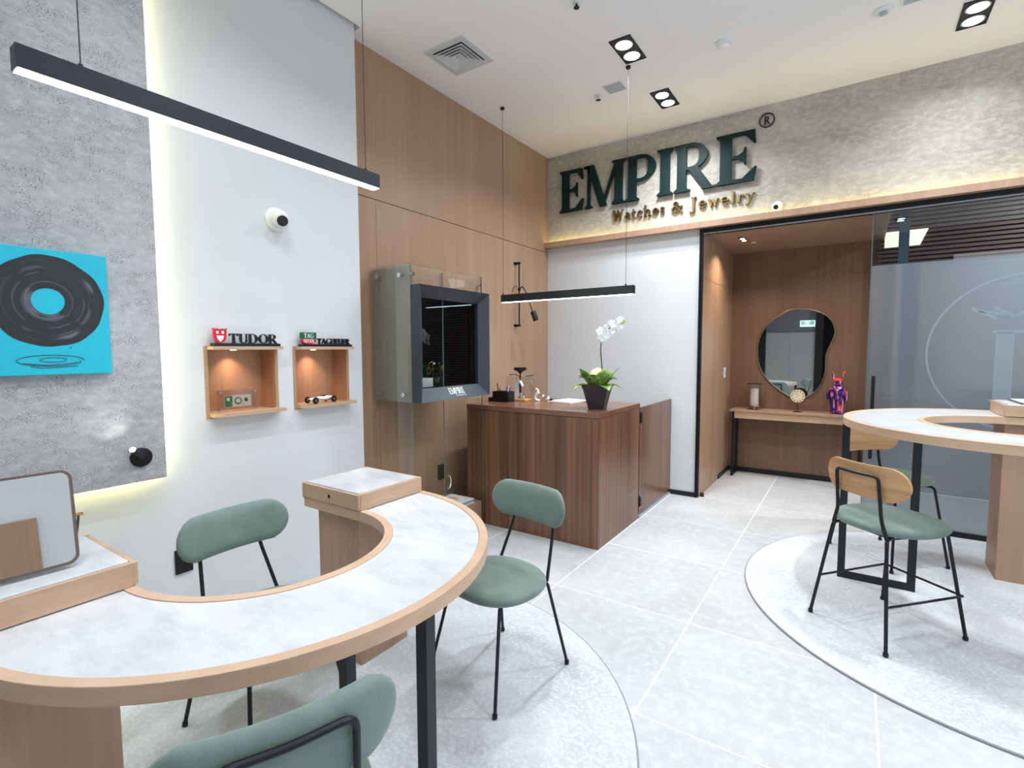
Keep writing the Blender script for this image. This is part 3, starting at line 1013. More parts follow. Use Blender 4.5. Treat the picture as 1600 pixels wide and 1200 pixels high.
MB().strip([(-.178, -.182), (.178, -.182), (.178, .182), (-.178, .182)], [(-.135, -.135), (.135, -.135), (.135, .135), (-.135, .135)], -0.008, 0.0, True).build('frame', 'shade_grey', t, local=True)
B(-.134, .134, -.134, .134, -0.002, 0.0).build('duct', 'dark_void', t, local=True)
for a in (0.128, 0.100, 0.073, 0.046):
    sqring(a, a - 0.034, -0.016, -0.003).build('louvre', 'shade_grey', t, local=True)
B(-.012, .012, -.012, .012, -0.018, -0.002).build('core', 'shade_grey', t, local=True)

# smoke detectors, sprinkler, hatch
t = thing('smoke_detector', 'white round smoke detector on the ceiling above the registered mark', 'smoke detector', (2.081, -1.179, ZC))
MB().lathe([(0.055, 0), (0.055, -0.012), (0.040, -0.016)], (0, 0, 0), 24).build('base', 'white_paint', t, smooth=True, local=True)
MB().lathe([(0.038, -0.016), (0.040, -0.030), (0.028, -0.042), (0.012, -0.045)], (0, 0, 0), 24).build('sensor', 'ceiling', t, smooth=True, local=True)
t = thing('smoke_detector', 'flat white disc detector at the top edge left of the right downlight', 'smoke detector', (2.985, -0.967, ZC))
MB().lathe([(0.055, 0), (0.055, -0.010), (0.045, -0.014)], (0, 0, 0), 24).build('base', 'white_paint', t, smooth=True, local=True)
MB().lathe([(0.020, -0.014), (0.024, -0.024), (0.012, -0.028)], (0, 0, 0), 20).build('sensor', 'grey_plastic', t, smooth=True, local=True)
t = thing('sprinkler', 'small chrome sprinkler head beside the grey hatch on the ceiling', 'sprinkler', (1.055, -0.993, ZC))
MB().lathe([(0.030, 0), (0.030, -0.006), (0.012, -0.010)], (0, 0, 0), 20).build('rosette', 'white_paint', t, smooth=True, local=True)
MB().lathe([(0.007, -0.01), (0.007, -0.034), (0.022, -0.036), (0.022, -0.040)], (0, 0, 0), 16).build('nozzle', 'chrome', t, smooth=True, local=True)
t = thing('sprinkler', 'small sprinkler head at the very top edge of the photo', 'sprinkler', (1.422, -2.12, ZC))
MB().lathe([(0.026, 0), (0.026, -0.006), (0.010, -0.010)], (0, 0, 0), 20).build('rosette', 'white_paint', t, smooth=True, local=True)
MB().lathe([(0.006, -0.01), (0.006, -0.028), (0.018, -0.030), (0.018, -0.034)], (0, 0, 0), 16).build('nozzle', 'leg_dark', t, smooth=True, local=True)
t = thing('ceiling_hatch', 'small grey square hatch left of the counter pendant cable', 'hatch', (1.22, -1.035, ZC))
B(1.137, 1.303, -1.115, -0.955, ZC - 0.004, ZC).build('frame', 'white_paint', t)
B(1.147, 1.293, -1.105, -0.965, ZC - 0.006, ZC - 0.003).build('cover', 'grey_plastic', t)
t = thing('ceiling_hatch', 'grey square hatch cut by the top edge beside the flat detector', 'hatch', (3.16, -1.03, ZC))
B(3.07, 3.24, -1.12, -0.945, ZC - 0.004, ZC).build('frame', 'white_paint', t)
B(3.085, 3.23, -1.11, -0.96, ZC - 0.006, ZC - 0.003).build('cover', 'grey_plastic', t)

# hall ceiling light and hook
t = thing('hall_downlight', 'small square downlight in the hall ceiling', 'downlight', (1.94, 0.57, 2.55))
B(-0.03, 0.03, -0.11, 0.11, -0.006, 0).build('frame', 'black', t, local=True)
MB().lathe([(0.022, -0.009), (0.022, -0.005)], (0, -0.05, 0), 16).build('lens', 'lens_white', t, local=True)
MB().lathe([(0.022, -0.009), (0.022, -0.005)], (0, 0.05, 0), 16).build('lens', 'niche_lens', t, local=True)
t = thing('sprinkler', 'small sprinkler head under the timber hall ceiling', 'sprinkler', (2.0, 0.80, 2.55))
MB().lathe([(0.022, 0), (0.022, -0.006), (0.008, -0.01)], (0, 0, 0), 16).build('rosette', 'white_paint', t, smooth=True, local=True)
MB().lathe([(0.006, -0.01), (0.006, -0.035), (0.014, -0.037), (0.014, -0.04)], (0, 0, 0), 12).build('nozzle', 'chrome', t, smooth=True, local=True)


# ================================================================== PENDANTS
def pendant(label, p0, p1, zt, c0, c1, h=0.066, w=0.048):
    """bar from p0 to p1 (xy), top z; cables at fractions c0,c1"""
    p0, p1 = Vector(p0 + (0,)), Vector(p1 + (0,))
    mid = (p0 + p1) / 2
    t = thing('pendant_light', label, 'pendant light', (mid.x, mid.y, zt - h), math.atan2(p1.y - p0.y, p1.x - p0.x), 'linear pendants')
    L = (p1 - p0).length
    B(-L / 2, L / 2, -w / 2, w / 2, 0.0, h).build('housing', 'graphite', t, local=True, bevel=0.001)
    B(-L / 2 + 0.004, L / 2 - 0.004, -w / 2 + 0.003, w / 2 - 0.003, -0.003, 0.0005).build('diffuser', 'diffuser', t, local=True)
    for f in (c0, c1):
        x = -L / 2 + f * L
        MB().tube([(x, 0, h), (x, 0, ZC - zt + h - 0.001)], 0.0016, 6).build('cable', 'leg_dark', t, local=True)
        MB().lathe([(0.006, h), (0.006, h + 0.012), (0.003, h + 0.018)], (x, 0, 0), 10).build('gripper', 'black', t, local=True)
        zz = ZC - zt + h
        MB().lathe([(0.018, zz), (0.018, zz - 0.016), (0.005, zz - 0.024)], (x, 0, 0), 16).build('ceiling_mount', 'leg_dark', t, local=True, smooth=True)
    return t


pendant('long black pendant bar with white light over the left desk', (1.05, -4.627), (1.05, -3.404), 2.252, 0.117, 0.95, h=0.061)
pendant('black pendant bar with white light above the walnut counter', (0.259, -1.267), (1.492, -1.267), 1.938, 0.008, 0.945)
for p0, p1, zt in (((1.05, -4.6), (1.05, -3.43), 2.18), ((0.28, -1.267), (1.47, -1.267), 1.865)):
    mid = ((p0[0] + p1[0]) / 2, (p0[1] + p1[1]) / 2, zt)
    l = abs(p1[0] - p0[0]) + 0.02
    area('pendant_lamp', mid, l, 3.5, LAMP_C, 150, abs(p1[1] - p0[1]) + 0.02)

# ================================================================== WALL SIGN
sg = thing('wall_sign', 'large dark green serif letters on the concrete wall', 'sign', (1.16, -0.02, 2.94))
# letter extents along the wall
ext = [('E', 0.172, 0.455), ('M', 0.462, 0.92), ('P', 0.925, 1.235), ('I', 1.25, 1.402), ('R', 1.412, 1.80), ('E', 1.795, 2.137)]
for ch, xa, xb in ext:
    g, w = glyph(ch)
    mb = MB()
    allx = [p[0] for poly in g for p in poly]
    mn, mx_ = min(allx), max(allx)
    for kk, poly in enumerate(g):
        e = 0.0002 * (kk % 6)
        mb.prism(poly, 0.0, 0.03, lambda a, b, h, e=e: (xa + (a - mn) / (mx_ - mn) * (xb - xa), -0.014 - h + (e if h > 0 else 0), 2.938 + b * 0.438))
    mb.build('letter', 'sign_green', sg)
    MB().lathe([(0.006, 0), (0.006, 0.016)], ((xa + xb) / 2 - 0.05 if ch != 'I' else (xa + xb) / 2, -0.0145, 2.96), 8, (0, 1, 0)).build('standoff', 'black', sg)
# registered mark
t = thing('registered_mark', 'small black circled R high right of the big letters', 'sign', (2.205, -0.01, 3.438))
A = [(math.cos(a * PI / 16), math.sin(a * PI / 16)) for a in range(32)]
mb = MB()
for i in range(32):
    j = (i + 1) % 32
    mb.prism([(A[i][0] * .062, A[i][1] * .062), (A[j][0] * .062, A[j][1] * .062), (A[j][0] * .053, A[j][1] * .053), (A[i][0] * .053, A[i][1] * .053)], 0, 0.012,
             lambda a, b, h: (2.205 + a, -0.001 - h, 3.438 + b))
mb.build('ring', 'black_acrylic', t)
text_line('R', (2.182, -0.001, 3.405), 0.05, 0.066, (1, 0, 0), (0, -1, 0), 0.012, t, 'black_acrylic')
# second line
sg2 = thing('wall_lettering', 'small brass serif lettering under the big green letters', 'sign', (1.45, -0.02, 2.79))
text_line('Watches', (0.782, -0.001, 2.770), 0.545, 0.108, (1, 0, 0), (0, -1, 0), 0.026, sg2, 'brass', gap=0.06)
text_line('&', (1.385, -0.001, 2.762), 0.115, 0.105, (1, 0, 0), (0, -1, 0), 0.026, sg2, 'brass')
text_line('Jewelry', (1.560, -0.001, 2.768), 0.565, 0.112, (1, 0, 0), (0, -1, 0), 0.026, sg2, 'brass', gap=0.08)


def camera_dome(label, loc, axis, look, s=1.0):
    t = thing('security_camera', label, 'camera', loc)
    MB().lathe([(0.058 * s, 0), (0.058 * s, 0.012), (0.046 * s, 0.020)], (0, 0, 0), 28, axis).build('base', 'white_paint', t, smooth=True, local=True)
    a = Vector(axis) * 0.038 * s
    MB().sphere(a, 0.042 * s, 18, 12).build('housing', 'white_paint', t, smooth=True, local=True)
    d = Vector(look).normalized()
    MB().lathe([(0.034 * s, 0), (0.034 * s, 0.022 * s), (0.027 * s, 0.025 * s)], a + d * 0.028 * s, 20, d).build('lens_hood', 'white_paint', t, smooth=True, local=True)
    MB().lathe([(0.026 * s, 0), (0.026 * s, 0.006 * s)], a + d * 0.049 * s, 20, d).build('lens', 'black_acrylic', t, smooth=True, local=True)
    return t


camera_dome('white dome camera on the white wall under the left pendant', (XW, -3.325, 2.205), (1, 0, 0), (1, -0.35, -0.45), 1.15)
camera_dome('small white camera on the concrete wall above the door ledge', (2.305, 0.0, 2.685), (0, -1, 0), (-0.1, -1, -0.5), 0.75)

# ================================================================== LEFT WALL: painting, spot, niches
pt = thing('painting', 'turquoise canvas with a painted black record and scribble', 'painting', (0.18, -4.385, 1.354))
B(0.1805, 0.212, -4.588, -4.182, 1.354, 1.857).build('canvas', 'cyan', pt, bevel=0.002)
o = bpy.data.objects.new
mb = MB()
n = 72
for i in range(n):
    a0, a1 = 2 * PI * i / n, 2 * PI * (i + 1) / n
    ro = lambda a: 0.183 + 0.0018 * math.sin(5 * a) + 0.0012 * math.sin(11 * a + 1)
    ri = lambda a: 0.052 + 0.0008 * math.sin(3 * a)
    mb.prism([(ro(a0) * math.cos(a0), ro(a0) * math.sin(a0)), (ro(a1) * math.cos(a1), ro(a1) * math.sin(a1)),
              (ri(a1) * math.cos(a1), ri(a1) * math.sin(a1)), (ri(a0) * math.cos(a0), ri(a0) * math.sin(a0))], 0, 0.0008,
             lambda a, b, h: (h, a, b))
rec = mb.build('record', 'vinyl', pt, local=True)
rec.location = (0.032, -0.0 + 0.003, 1.650 - 1.354)
sc = MB()
e1 = [(0.0335, 0.002 + 0.105 * math.cos(a * PI / 20) * (1 if a < 38 else 0.9), 0.058 + 0.022 * math.sin(a * PI / 20)) for a in range(41)]
sc.tube(e1, 0.0011, 5)
e2 = [(0.0335, 0.008 + 0.042 * math.cos(a * PI / 12), 0.061 + 0.009 * math.sin(a * PI / 12)) for a in range(24)]
sc.tube(e2, 0.0009, 5)
sc.tube([(0.0335, -0.085, 0.048), (0.0335, -0.02, 0.040), (0.0335, 0.05, 0.044), (0.0335, 0.085, 0.05)], 0.001, 5)
sc.tube([(0.0335, -0.045, 0.046), (0.0335, -0.062, 0.035), (0.0335, -0.03, 0.028), (0.0335, 0.085, 0.034)], 0.001, 5)
sc.tube([(0.0335, 0.062, 0.108), (0.0335, 0.068, 0.112)], 0.0015, 5)
sc.build('scribble', 'note_dark', pt, local=True)

t = thing('wall_spotlight', 'black disc spotlight with lit tube low on the concrete panel', 'wall light', (0.18, -4.082, 0.958))
MB().lathe([(0.044, 0), (0.044, 0.010), (0.040, 0.012)], (0, 0, 0), 32, (1, 0, 0)).build('base', 'black', t, smooth=True, local=True)
d = Vector((0.07, -0.065, 0.062)).normalized()
MB().lathe([(0.0145, 0), (0.0145, 0.085), (0.012, 0.086)], (0.016, -0.005, 0.004), 20, d).build('tube', 'black', t, smooth=True, local=True)
MB().lathe([(0.012, 0.0862), (0.012, 0.0875)], (0.016, -0.005, 0.004), 16, d).build('lens', 'spot_lens', t, local=True)
area('spot_lamp', (0.18 + 0.016 + d.x * 0.092, -4.087 + d.y * 0.092, 0.962 + d.z * 0.092), 0.02, 0.10, (1, 0.97, 0.9), 90, None, (-0.2, -0.4, 1))

for i, (ya, yb) in enumerate(NICHE):
    lab = ['left oak box shelf in the white wall with a banknote frame', 'right oak box shelf in the white wall with a model car'][i]
    t = thing('box_shelf', lab, 'wall shelf', (XW, (ya + yb) / 2, NZ0), 0, 'oak box shelves')
    e = 0.018
    xb = -0.055
    B(xb, xb + 0.01, ya, yb, NZ0, NZ1).build('back_panel', 'oak_niche', t)
    B(xb + 0.01, XW + 0.004, ya, ya + e, NZ0, NZ1).build('side_panel', 'oak_niche', t)
    B(xb + 0.01, XW + 0.004, yb - e, yb, NZ0, NZ1).build('side_panel', 'oak_niche', t)
    # top and bottom boards run forward of the wall
    mb = MB().box(xb + 0.01, XW + 0.004, ya + e, yb - e, NZ1 - 0.02, NZ1)
    mb.prism([(XW + 0.004, ya + e), (XW + 0.065, ya + e), (XW + 0.065, yb), (XW + 0.004, yb)], NZ1 - 0.020, NZ1 - 0.002)
    mb.build('top_board', 'oak_h', t)
    mb = MB().box(xb + 0.01, XW + 0.004, ya + e, yb - e, NZ0, NZ0 + 0.022)
    mb.prism([(XW + 0.004, ya + e), (XW + 0.055, ya + e), (XW + 0.080, ya + e + 0.035), (XW + 0.080, yb), (XW + 0.004, yb)], NZ0 + 0.010, NZ0 + 0.028)
    mb.build('bottom_board', 'oak_h', t)
    yc = ya + 0.19
    MB().lathe([(0.016, -0.004), (0.016, 0)], (0.03, yc, NZ1 - 0.020), 16).build('lamp', 'niche_lens', t)
    area('niche_lamp', (0.03, yc, NZ1 - 0.027), 0.025, 0.26, (1.0, 0.66, 0.45), 95, None, (-0.25, 0.05, -1))

ZS = NZ1 - 0.002


def shield(mb, y0, y1, z0, z1, x, d):
    w, h = y1 - y0, z1 - z0
    pts = [(0, 1.0), (0.16, 0.93), (0.34, 0.97), (0.5, 0.90), (0.66, 0.97), (0.84, 0.93), (1, 1.0), (0.97, 0.55), (0.93, 0.3), (0.75, 0.12), (0.5, 0.0), (0.25, 0.12), (0.07, 0.3), (0.03, 0.55)]
    mb.prism([(y0 + a * w, z0 + b * h) for a, b in pts], 0, d, lambda a, b, h_: (x + h_, a, b))


t = thing('shelf_sign', 'black serif name stand with a red shield on the left box shelf', 'sign', (0.135, -3.54, ZS + 0.0))
B(0.112, 0.158, -3.722, -3.357, ZS, ZS + 0.016).build('base', 'black_acrylic', t)
mb = MB()
shield(mb, -3.722, -3.652, ZS + 0.012, ZS + 0.096, 0.136, 0.012)
mb.build('shield', 'red', t)
mb = MB()
mb.box(0.148, 0.1492, -3.707, -3.695, ZS + 0.066, ZS + 0.080).box(0.148, 0.1492, -3.680, -3.668, ZS + 0.066, ZS + 0.080)
mb.prism([(-3.706, ZS + 0.056), (-3.668, ZS + 0.056), (-3.672, ZS + 0.04), (-3.687, ZS + 0.022), (-3.702, ZS + 0.04)], 0, 0.0012, lambda a, b, h: (0.148 + h, a, b))
mb.build('shield_cutout', 'white_paint', t)
text_line('TUDOR', (0.130, -3.638, ZS + 0.0165), 0.276, 0.052, (0, 1, 0), (1, 0, 0), 0.014, t, 'black_acrylic')

t = thing('shelf_sign', 'black name stand with a green and red badge on the right box shelf', 'sign', (0.135, -3.03, ZS))
B(0.112, 0.158, -3.215, -2.853, ZS, ZS + 0.014).build('base', 'black_acrylic', t)
mb = MB().box(0.130, 0.147, -3.215, -3.112, ZS + 0.046, ZS + 0.086)
mb.build('badge_top', 'emerald', t)
mb = MB().prism([(-3.212, ZS + 0.046), (-3.114, ZS + 0.046), (-3.114, ZS + 0.030), (-3.163, ZS + 0.004), (-3.212, ZS + 0.030)], 0, 0.016, lambda a, b, h: (0.131 + h, a, b))
mb.build('badge_lower', 'red', t)
text_line('TAG', (0.147, -3.198, ZS + 0.052), 0.068, 0.028, (0, 1, 0), (1, 0, 0), 0.001, t, 'white_paint', join=True, name='badge_letters')
text_line('HEUER', (0.147, -3.200, ZS + 0.024), 0.074, 0.020, (0, 1, 0), (1, 0, 0), 0.001, t, 'white_paint', join=True, name='badge_letters')
text_line('TAGHEUER', (0.130, -3.100, ZS + 0.0145), 0.244, 0.036, (0, 1, 0), (1, 0, 0), 0.014, t, 'black_acrylic')

# banknote in acrylic
t = thing('banknote_block', 'printed banknote in a clear acrylic block inside the left box shelf', 'ornament', (0.10, -3.58, NZ0 + 0.028))
z0 = NZ0 + 0.0285
B(0.088, 0.100, -3.685, -3.474, z0, z0 + 0.118).build('front_plate', 'acrylic', t)
B(0.070, 0.078, -3.685, -3.474, z0, z0 + 0.118).build('back_plate', 'acrylic', t)
B(0.080, 0.084, -3.648, -3.500, z0 + 0.022, z0 + 0.086).build('banknote', 'note_pale', t)
B(0.0842, 0.085, -3.646, -3.606, z0 + 0.024, z0 + 0.084).build('print_patch', 'note_green', t)
MB().lathe([(0.02, 0), (0.02, 0.0012)], (0.0842, -3.574, z0 + 0.055), 18, (1, 0, 0)).build('print_patch', 'note_dark', t)
MB().lathe([(0.014, 0), (0.014, 0.0016)], (0.0842, -3.574, z0 + 0.055), 18, (1, 0, 0)).build('print_patch', 'note_pale', t)
MB().lathe([(0.012, 0), (0.012, 0.0012)], (0.0842, -3.530, z0 + 0.058), 6, (1, 0, 0)).build('print_patch', 'note_dark', t)
MB().sphere((0.0846, -3.628, z0 + 0.066), 0.010, 10, 6, (0.12, 1, 1)).build('print_patch', 'white_paint', t)
for yy in (-3.675, -3.484):
    for zz in (z0 + 0.012, z0 + 0.106):
        MB().lathe([(0.006, 0), (0.006, 0.034)], (0.068, yy, zz), 10, (1, 0, 0)).build('screw', 'chrome', t)

# model racing car
t = thing('model_car', 'white vintage racing car model with black wheels on the right box shelf', 'model car', (0.115, -3.07, NZ0 + 0.0285), math.radians(6))
L = []
nsec, nr = 12, 12
prof = [(-0.095, 0.004, 0.016), (-0.085, 0.011, 0.019), (-0.06, 0.015, 0.022), (-0.03, 0.017, 0.026), (0.0, 0.019, 0.030), (0.03, 0.020, 0.032), (0.05, 0.019, 0.031), (0.075, 0.014, 0.027), (0.095, 0.004, 0.022)]
mb = MB()
vs = []
for yy, w, h in prof:
    for k in range(nr):
        a = 2 * PI * k / nr
        vs.append((w * math.cos(a), yy, 0.024 + (h * 0.62 * math.sin(a) if math.sin(a) > 0 else 0.012 * math.sin(a))))
fs = []
for i in range(len(prof) - 1):
    for k in range(nr):
        l = (k + 1) % nr
        fs.append((i * nr + k, i * nr + l, (i + 1) * nr + l, (i + 1) * nr + k))
fs.append(tuple(range(nr - 1, -1, -1)))
fs.append(tuple((len(prof) - 1) * nr + k for k in range(nr)))
mb.add(vs, fs)
mb.build('body', 'white_paint', t, smooth=True, local=True)
MB().sphere((0, 0.018, 0.042), 0.014, 12, 8, (0.8, 1.5, 0.5)).build('cockpit', 'black', t, local=True, smooth=True)
B(-0.010, 0.010, -0.010, -0.008, 0.040, 0.052).build('windscreen', 'acrylic', t, local=True)
MB().sphere((0, -0.092, 0.022), 0.011, 10, 8, (0.9, 0.4, 0.9)).build('grille', 'black', t, local=True, smooth=True)
for yy in (-0.072, 0.072):
    MB().tube([(-0.034, yy, 0.021), (0.034, yy, 0.021)], 0.0022, 6).build('axle', 'chrome', t, local=True)
    for sx in (-1, 1):
        w = MB().lathe([(0.012, -0.005), (0.019, -0.005), (0.021, -0.002), (0.021, 0.002), (0.019, 0.005), (0.012, 0.005)], (sx * 0.036, yy, 0.021), 20, (1, 0, 0)).build('wheel', 'black', t, local=True, smooth=True)
        MB().lathe([(0.010, -0.0058), (0.010, 0.0058)], (sx * 0.036, yy, 0.021), 12, (1, 0, 0)).build('hub', 'chrome', w, local=True)
MB().tube([(0.021, 0.09, 0.022), (0.023, 0.0, 0.022), (0.018, -0.04, 0.03)], 0.0025, 6).build('exhaust', 'chrome', t, local=True)


def outlet(label, loc, w=0.082, h=0.125, n=(1, 0, 0)):
    t = thing('wall_socket', label, 'socket', loc)
    B(0, 0.009, -w / 2, w / 2, -h / 2, h / 2).build('plate', 'black', t, local=True, bevel=0.002)
    B(0.009, 0.0105, -w * 0.3, w * 0.3, -0.012, 0.012).build('insert', 'black_acrylic', t, local=True)
    return t


outlet('black wall socket behind the chair at the white wall', (XW, -3.892, 0.380))
outlet('black socket on the timber wall behind the glass case', (0.0, -1.835, 0.405), 0.075, 0.13)

# ================================================================== RUGS
def rug(label, cx, cy, R, clip=None, name='round_rug'):
    t = thing(name, label, 'rug', (cx, cy, 0), 0, 'round silver rugs')
    P = []
    Q = []
    n = 128
    for k in range(n):
        a = 2 * PI * k / n
        x, y = R * math.cos(a), R * math.sin(a)
        x2, y2 = (R - 0.007) * math.cos(a), (R - 0.007) * math.sin(a)
        if clip is not None:
            x, x2 = max(x, clip - cx), max(x2, clip + 0.012 - cx)
        P.append((x, y))
        Q.append((x2, y2))
    MB().prism(Q, 0.0005, 0.010).build('pile', 'rug', t, local=True)
    MB().strip(P, Q, 0.0005, 0.008, True).build('border', 'rug_edge', t, local=True)
    return t


rug('round silver grey rug under the left marble desk', 1.213, -3.87, 1.213, 0.115)
rug('round silver grey rug under the high marble table', 3.614, -1.384, 1.258)
RZ = 0.010


# ================================================================== DESKS
def uline(R, L, n=48):
    pts = [(-L, R), (-L * 0.5, R)]
    for k in range(n + 1):
        a = PI / 2 - PI * k / n
        pts.append((R * math.cos(a), R * math.sin(a)))
    pts += [(-L * 0.5, -R), (-L, -R)]
    return pts


def desk(label, loc, rz, H, ped_y, ped_x=-0.056):
    t = thing('curved_desk', label, 'desk', loc, rz, 'curved marble desks')
    Ro, Ri, L = 0.805, 0.414, 0.400
    z0, z1 = H - 0.045 - RZ, H - RZ
    bw = 0.032
    MB().strip(uline(Ro, L), uline(Ro - bw, L), z0, z1).build('outer_rim', 'oak_desk', t, smooth=True, local=True, bevel=0.0015)
    MB().strip(uline(Ri + bw, L), uline(Ri, L), z0, z1).build('inner_rim', 'oak_desk', t, smooth=True, local=True, bevel=0.0015)
    MB().strip(uline(Ro - bw, L), uline(Ri + bw, L), z0, z1 - 0.010).build('core', 'oak_desk', t, smooth=True, local=True)
    MB().strip(uline(Ro - bw - 0.001, L - 0.02), uline(Ri + bw + 0.001, L - 0.02), z1 - 0.010, z1 - 0.003).build('marble_inlay', 'marble', t, smooth=True, local=True)
    for s in (1, -1):
        y0, y1 = sorted((s * ped_y, s * (ped_y + 0.285)))
        B(-0.345, ped_x, y0, y1, 0.0, z0).build('pedestal', 'oak_ped', t, local=True, bevel=0.001)
    # steel hairpin frame, radial
    f = MB()
    xa, xb = 0.436, 0.785
    f.box(xa - 0.02, xa + 0.02, -0.018, 0.018, 0, z0).box(xb - 0.02, xb + 0.02, -0.018, 0.018, 0, z0)
    f.box(xa + 0.02, xb - 0.02, -0.018, 0.018, 0.0, 0.035).box(xa + 0.02, xb - 0.02, -0.018, 0.018, z0 - 0.02, z0)
    f.build('leg_frame', 'leg_dark', t, local=True)
    return t


desk('low curved desk with marble top and oak rim in the foreground', (1.148, -4.04, RZ), 0.0, 0.75, 0.452)
desk('high curved table with marble top and oak rim at the right', (3.67, -1.295, RZ), PI, 1.035, 0.47, -0.012)


def tray(label, loc, rz, s, hole):
    """drawer box on a desk arm; local frame of desk, s=+1/-1 arm side"""
    t = thing('display_tray', label, 'tray', loc, rz, 'oak and marble trays on the desk arms')
    y0, y1 = sorted((s * 0.407, s * 0.793))
    x0, x1 = -0.402, 0.004
    h = 0.072
    e = 0.014
    yi0, yi1 = (y0, y0 + e) if s > 0 else (y1 - e, y1)
    B(x1 - e, x1, y0 + (e if s > 0 else 0), y1 - (0 if s > 0 else e), 0.0005, h).build('front_panel', 'oak_h', t, local=True, bevel=0.001)
    B(x0, x0 + e, y0, y1, 0.0005, h).build('back_panel', 'oak_h', t, local=True, bevel=0.001)
    yo0, yo1 = (y1 - e, y1) if s > 0 else (y0, y0 + e)
    B(x0 + e, x1 - e, yo0, yo1, 0.0005, h).build('side_panel', 'oak_h', t, local=True, bevel=0.001)
    d = B(x0 + e + 0.002, x1 - 0.002, yi0, yi1, 0.004, h - 0.001).build('drawer_front', 'oak_h', t, local=True, bevel=0.001)
    if hole:
        MB().lathe([(0.0085, 0), (0.0085, 0.002)], ((x0 + x1) / 2, (yi0 - 0.0005) if s > 0 else (yi1 + 0.0005), h * 0.5), 16, (0, 1, 0) if s > 0 else (0, -1, 0)).build('finger_hole', 'dark_void', d, local=True)
    B(x0 + e, x1 - e, y0 + e, y1 - e, 0.004, h - 0.014).build('body', 'oak_h', t, local=True)
    B(x0 + e + 0.004, x1 - e - 0.003, y0 + e + 0.003, y1 - e - 0.003, h - 0.014, h + 0.004).build('marble_top', 'marble', t, local=True, bevel=0.004)
    return t


tray('oak drawer tray with marble top on the far arm of the low desk', (1.148, -4.04, 0.7497), 0, 1, True)
tray('oak tray with marble top under the tilting mirror', (1.148, -4.04, 0.7497), 0, -1, False)
tray('oak tray with marble top on the far arm of the high table', (3.67, -1.295, 1.0347), PI, -1, False)
t = thing('display_pad', 'white pad with black edging on the tray of the high table', 'pad', (3.88, -0.70, 1.1117))
B(3.745, 4.06, -0.84, -0.53, 1.1115, 1.1165).build('board', 'black_acrylic', t)
B(3.755, 4.06, -0.83, -0.54, 1.1165, 1.122).build('sheet', 'paper', t)

# tilting vanity mirror
t = thing('vanity_mirror', 'rounded rectangular tilting mirror on the left tray', 'mirror', (1.02, -4.73, 0.826))


def rrect(w, h, r, n=8):
    pts = []
    for cx, cy, a0 in ((w / 2 - r, h / 2 - r, 0), (-w / 2 + r, h / 2 - r, 90), (-w / 2 + r, -h / 2 + r, 180), (w / 2 - r, -h / 2 + r, 270)):
        for k in range(n + 1):
            a = math.radians(a0 + 90 * k / n)
            pts.append((cx + r * math.cos(a), cy + r * math.sin(a)))
    return pts


vm_c = Vector((0.0, 0.0, 0.145))
vm_t = math.radians(9)      # leans back to the wall
vm_y = math.radians(-4)      # turned slightly


def vmf(a, b, h):
    p = Vector((h, a, b))
    p = Matrix.Rotation(-vm_t, 3, 'Y') @ p
    p = Matrix.Rotation(vm_y, 3, 'Z') @ p
    return p + vm_c


fr = MB()
out_, in_ = rrect(0.352, 0.272, 0.028), rrect(0.338, 0.258, 0.022)
for i in range(len(out_)):
    j = (i + 1) % len(out_)
    fr.prism([out_[i], out_[j], in_[j], in_[i]], -0.008, 0.008, vmf)
fr.build('frame', 'bronze', t, local=True)
MB().prism(rrect(0.339, 0.259, 0.022), -0.004, 0.004, vmf).build('mirror_glass', 'mirror', t, local=True)
for s in (-1, 1):
    p = Vector(vmf(s * 0.184, 0.0, 0))
    b0 = Vector((-0.03, p.y - s * 0.006, 0.004))
    MB().tube([p, b0], 0.0035, 8).build('upright', 'bronze', t, local=True, smooth=True)
    MB().tube([vmf(s * 0.176, 0, 0), vmf(s * 0.194, 0, 0)], 0.0045, 8).build('pivot', 'brass', t, local=True, smooth=True)
MB().tube([Vector((-0.03, vmf(-0.184, 0, 0)[1] + 0.006, 0.004)), Vector((-0.03, vmf(0.184, 0, 0)[1] - 0.006, 0.004))], 0.004, 8).build('foot_bar', 'bronze', t, local=True)


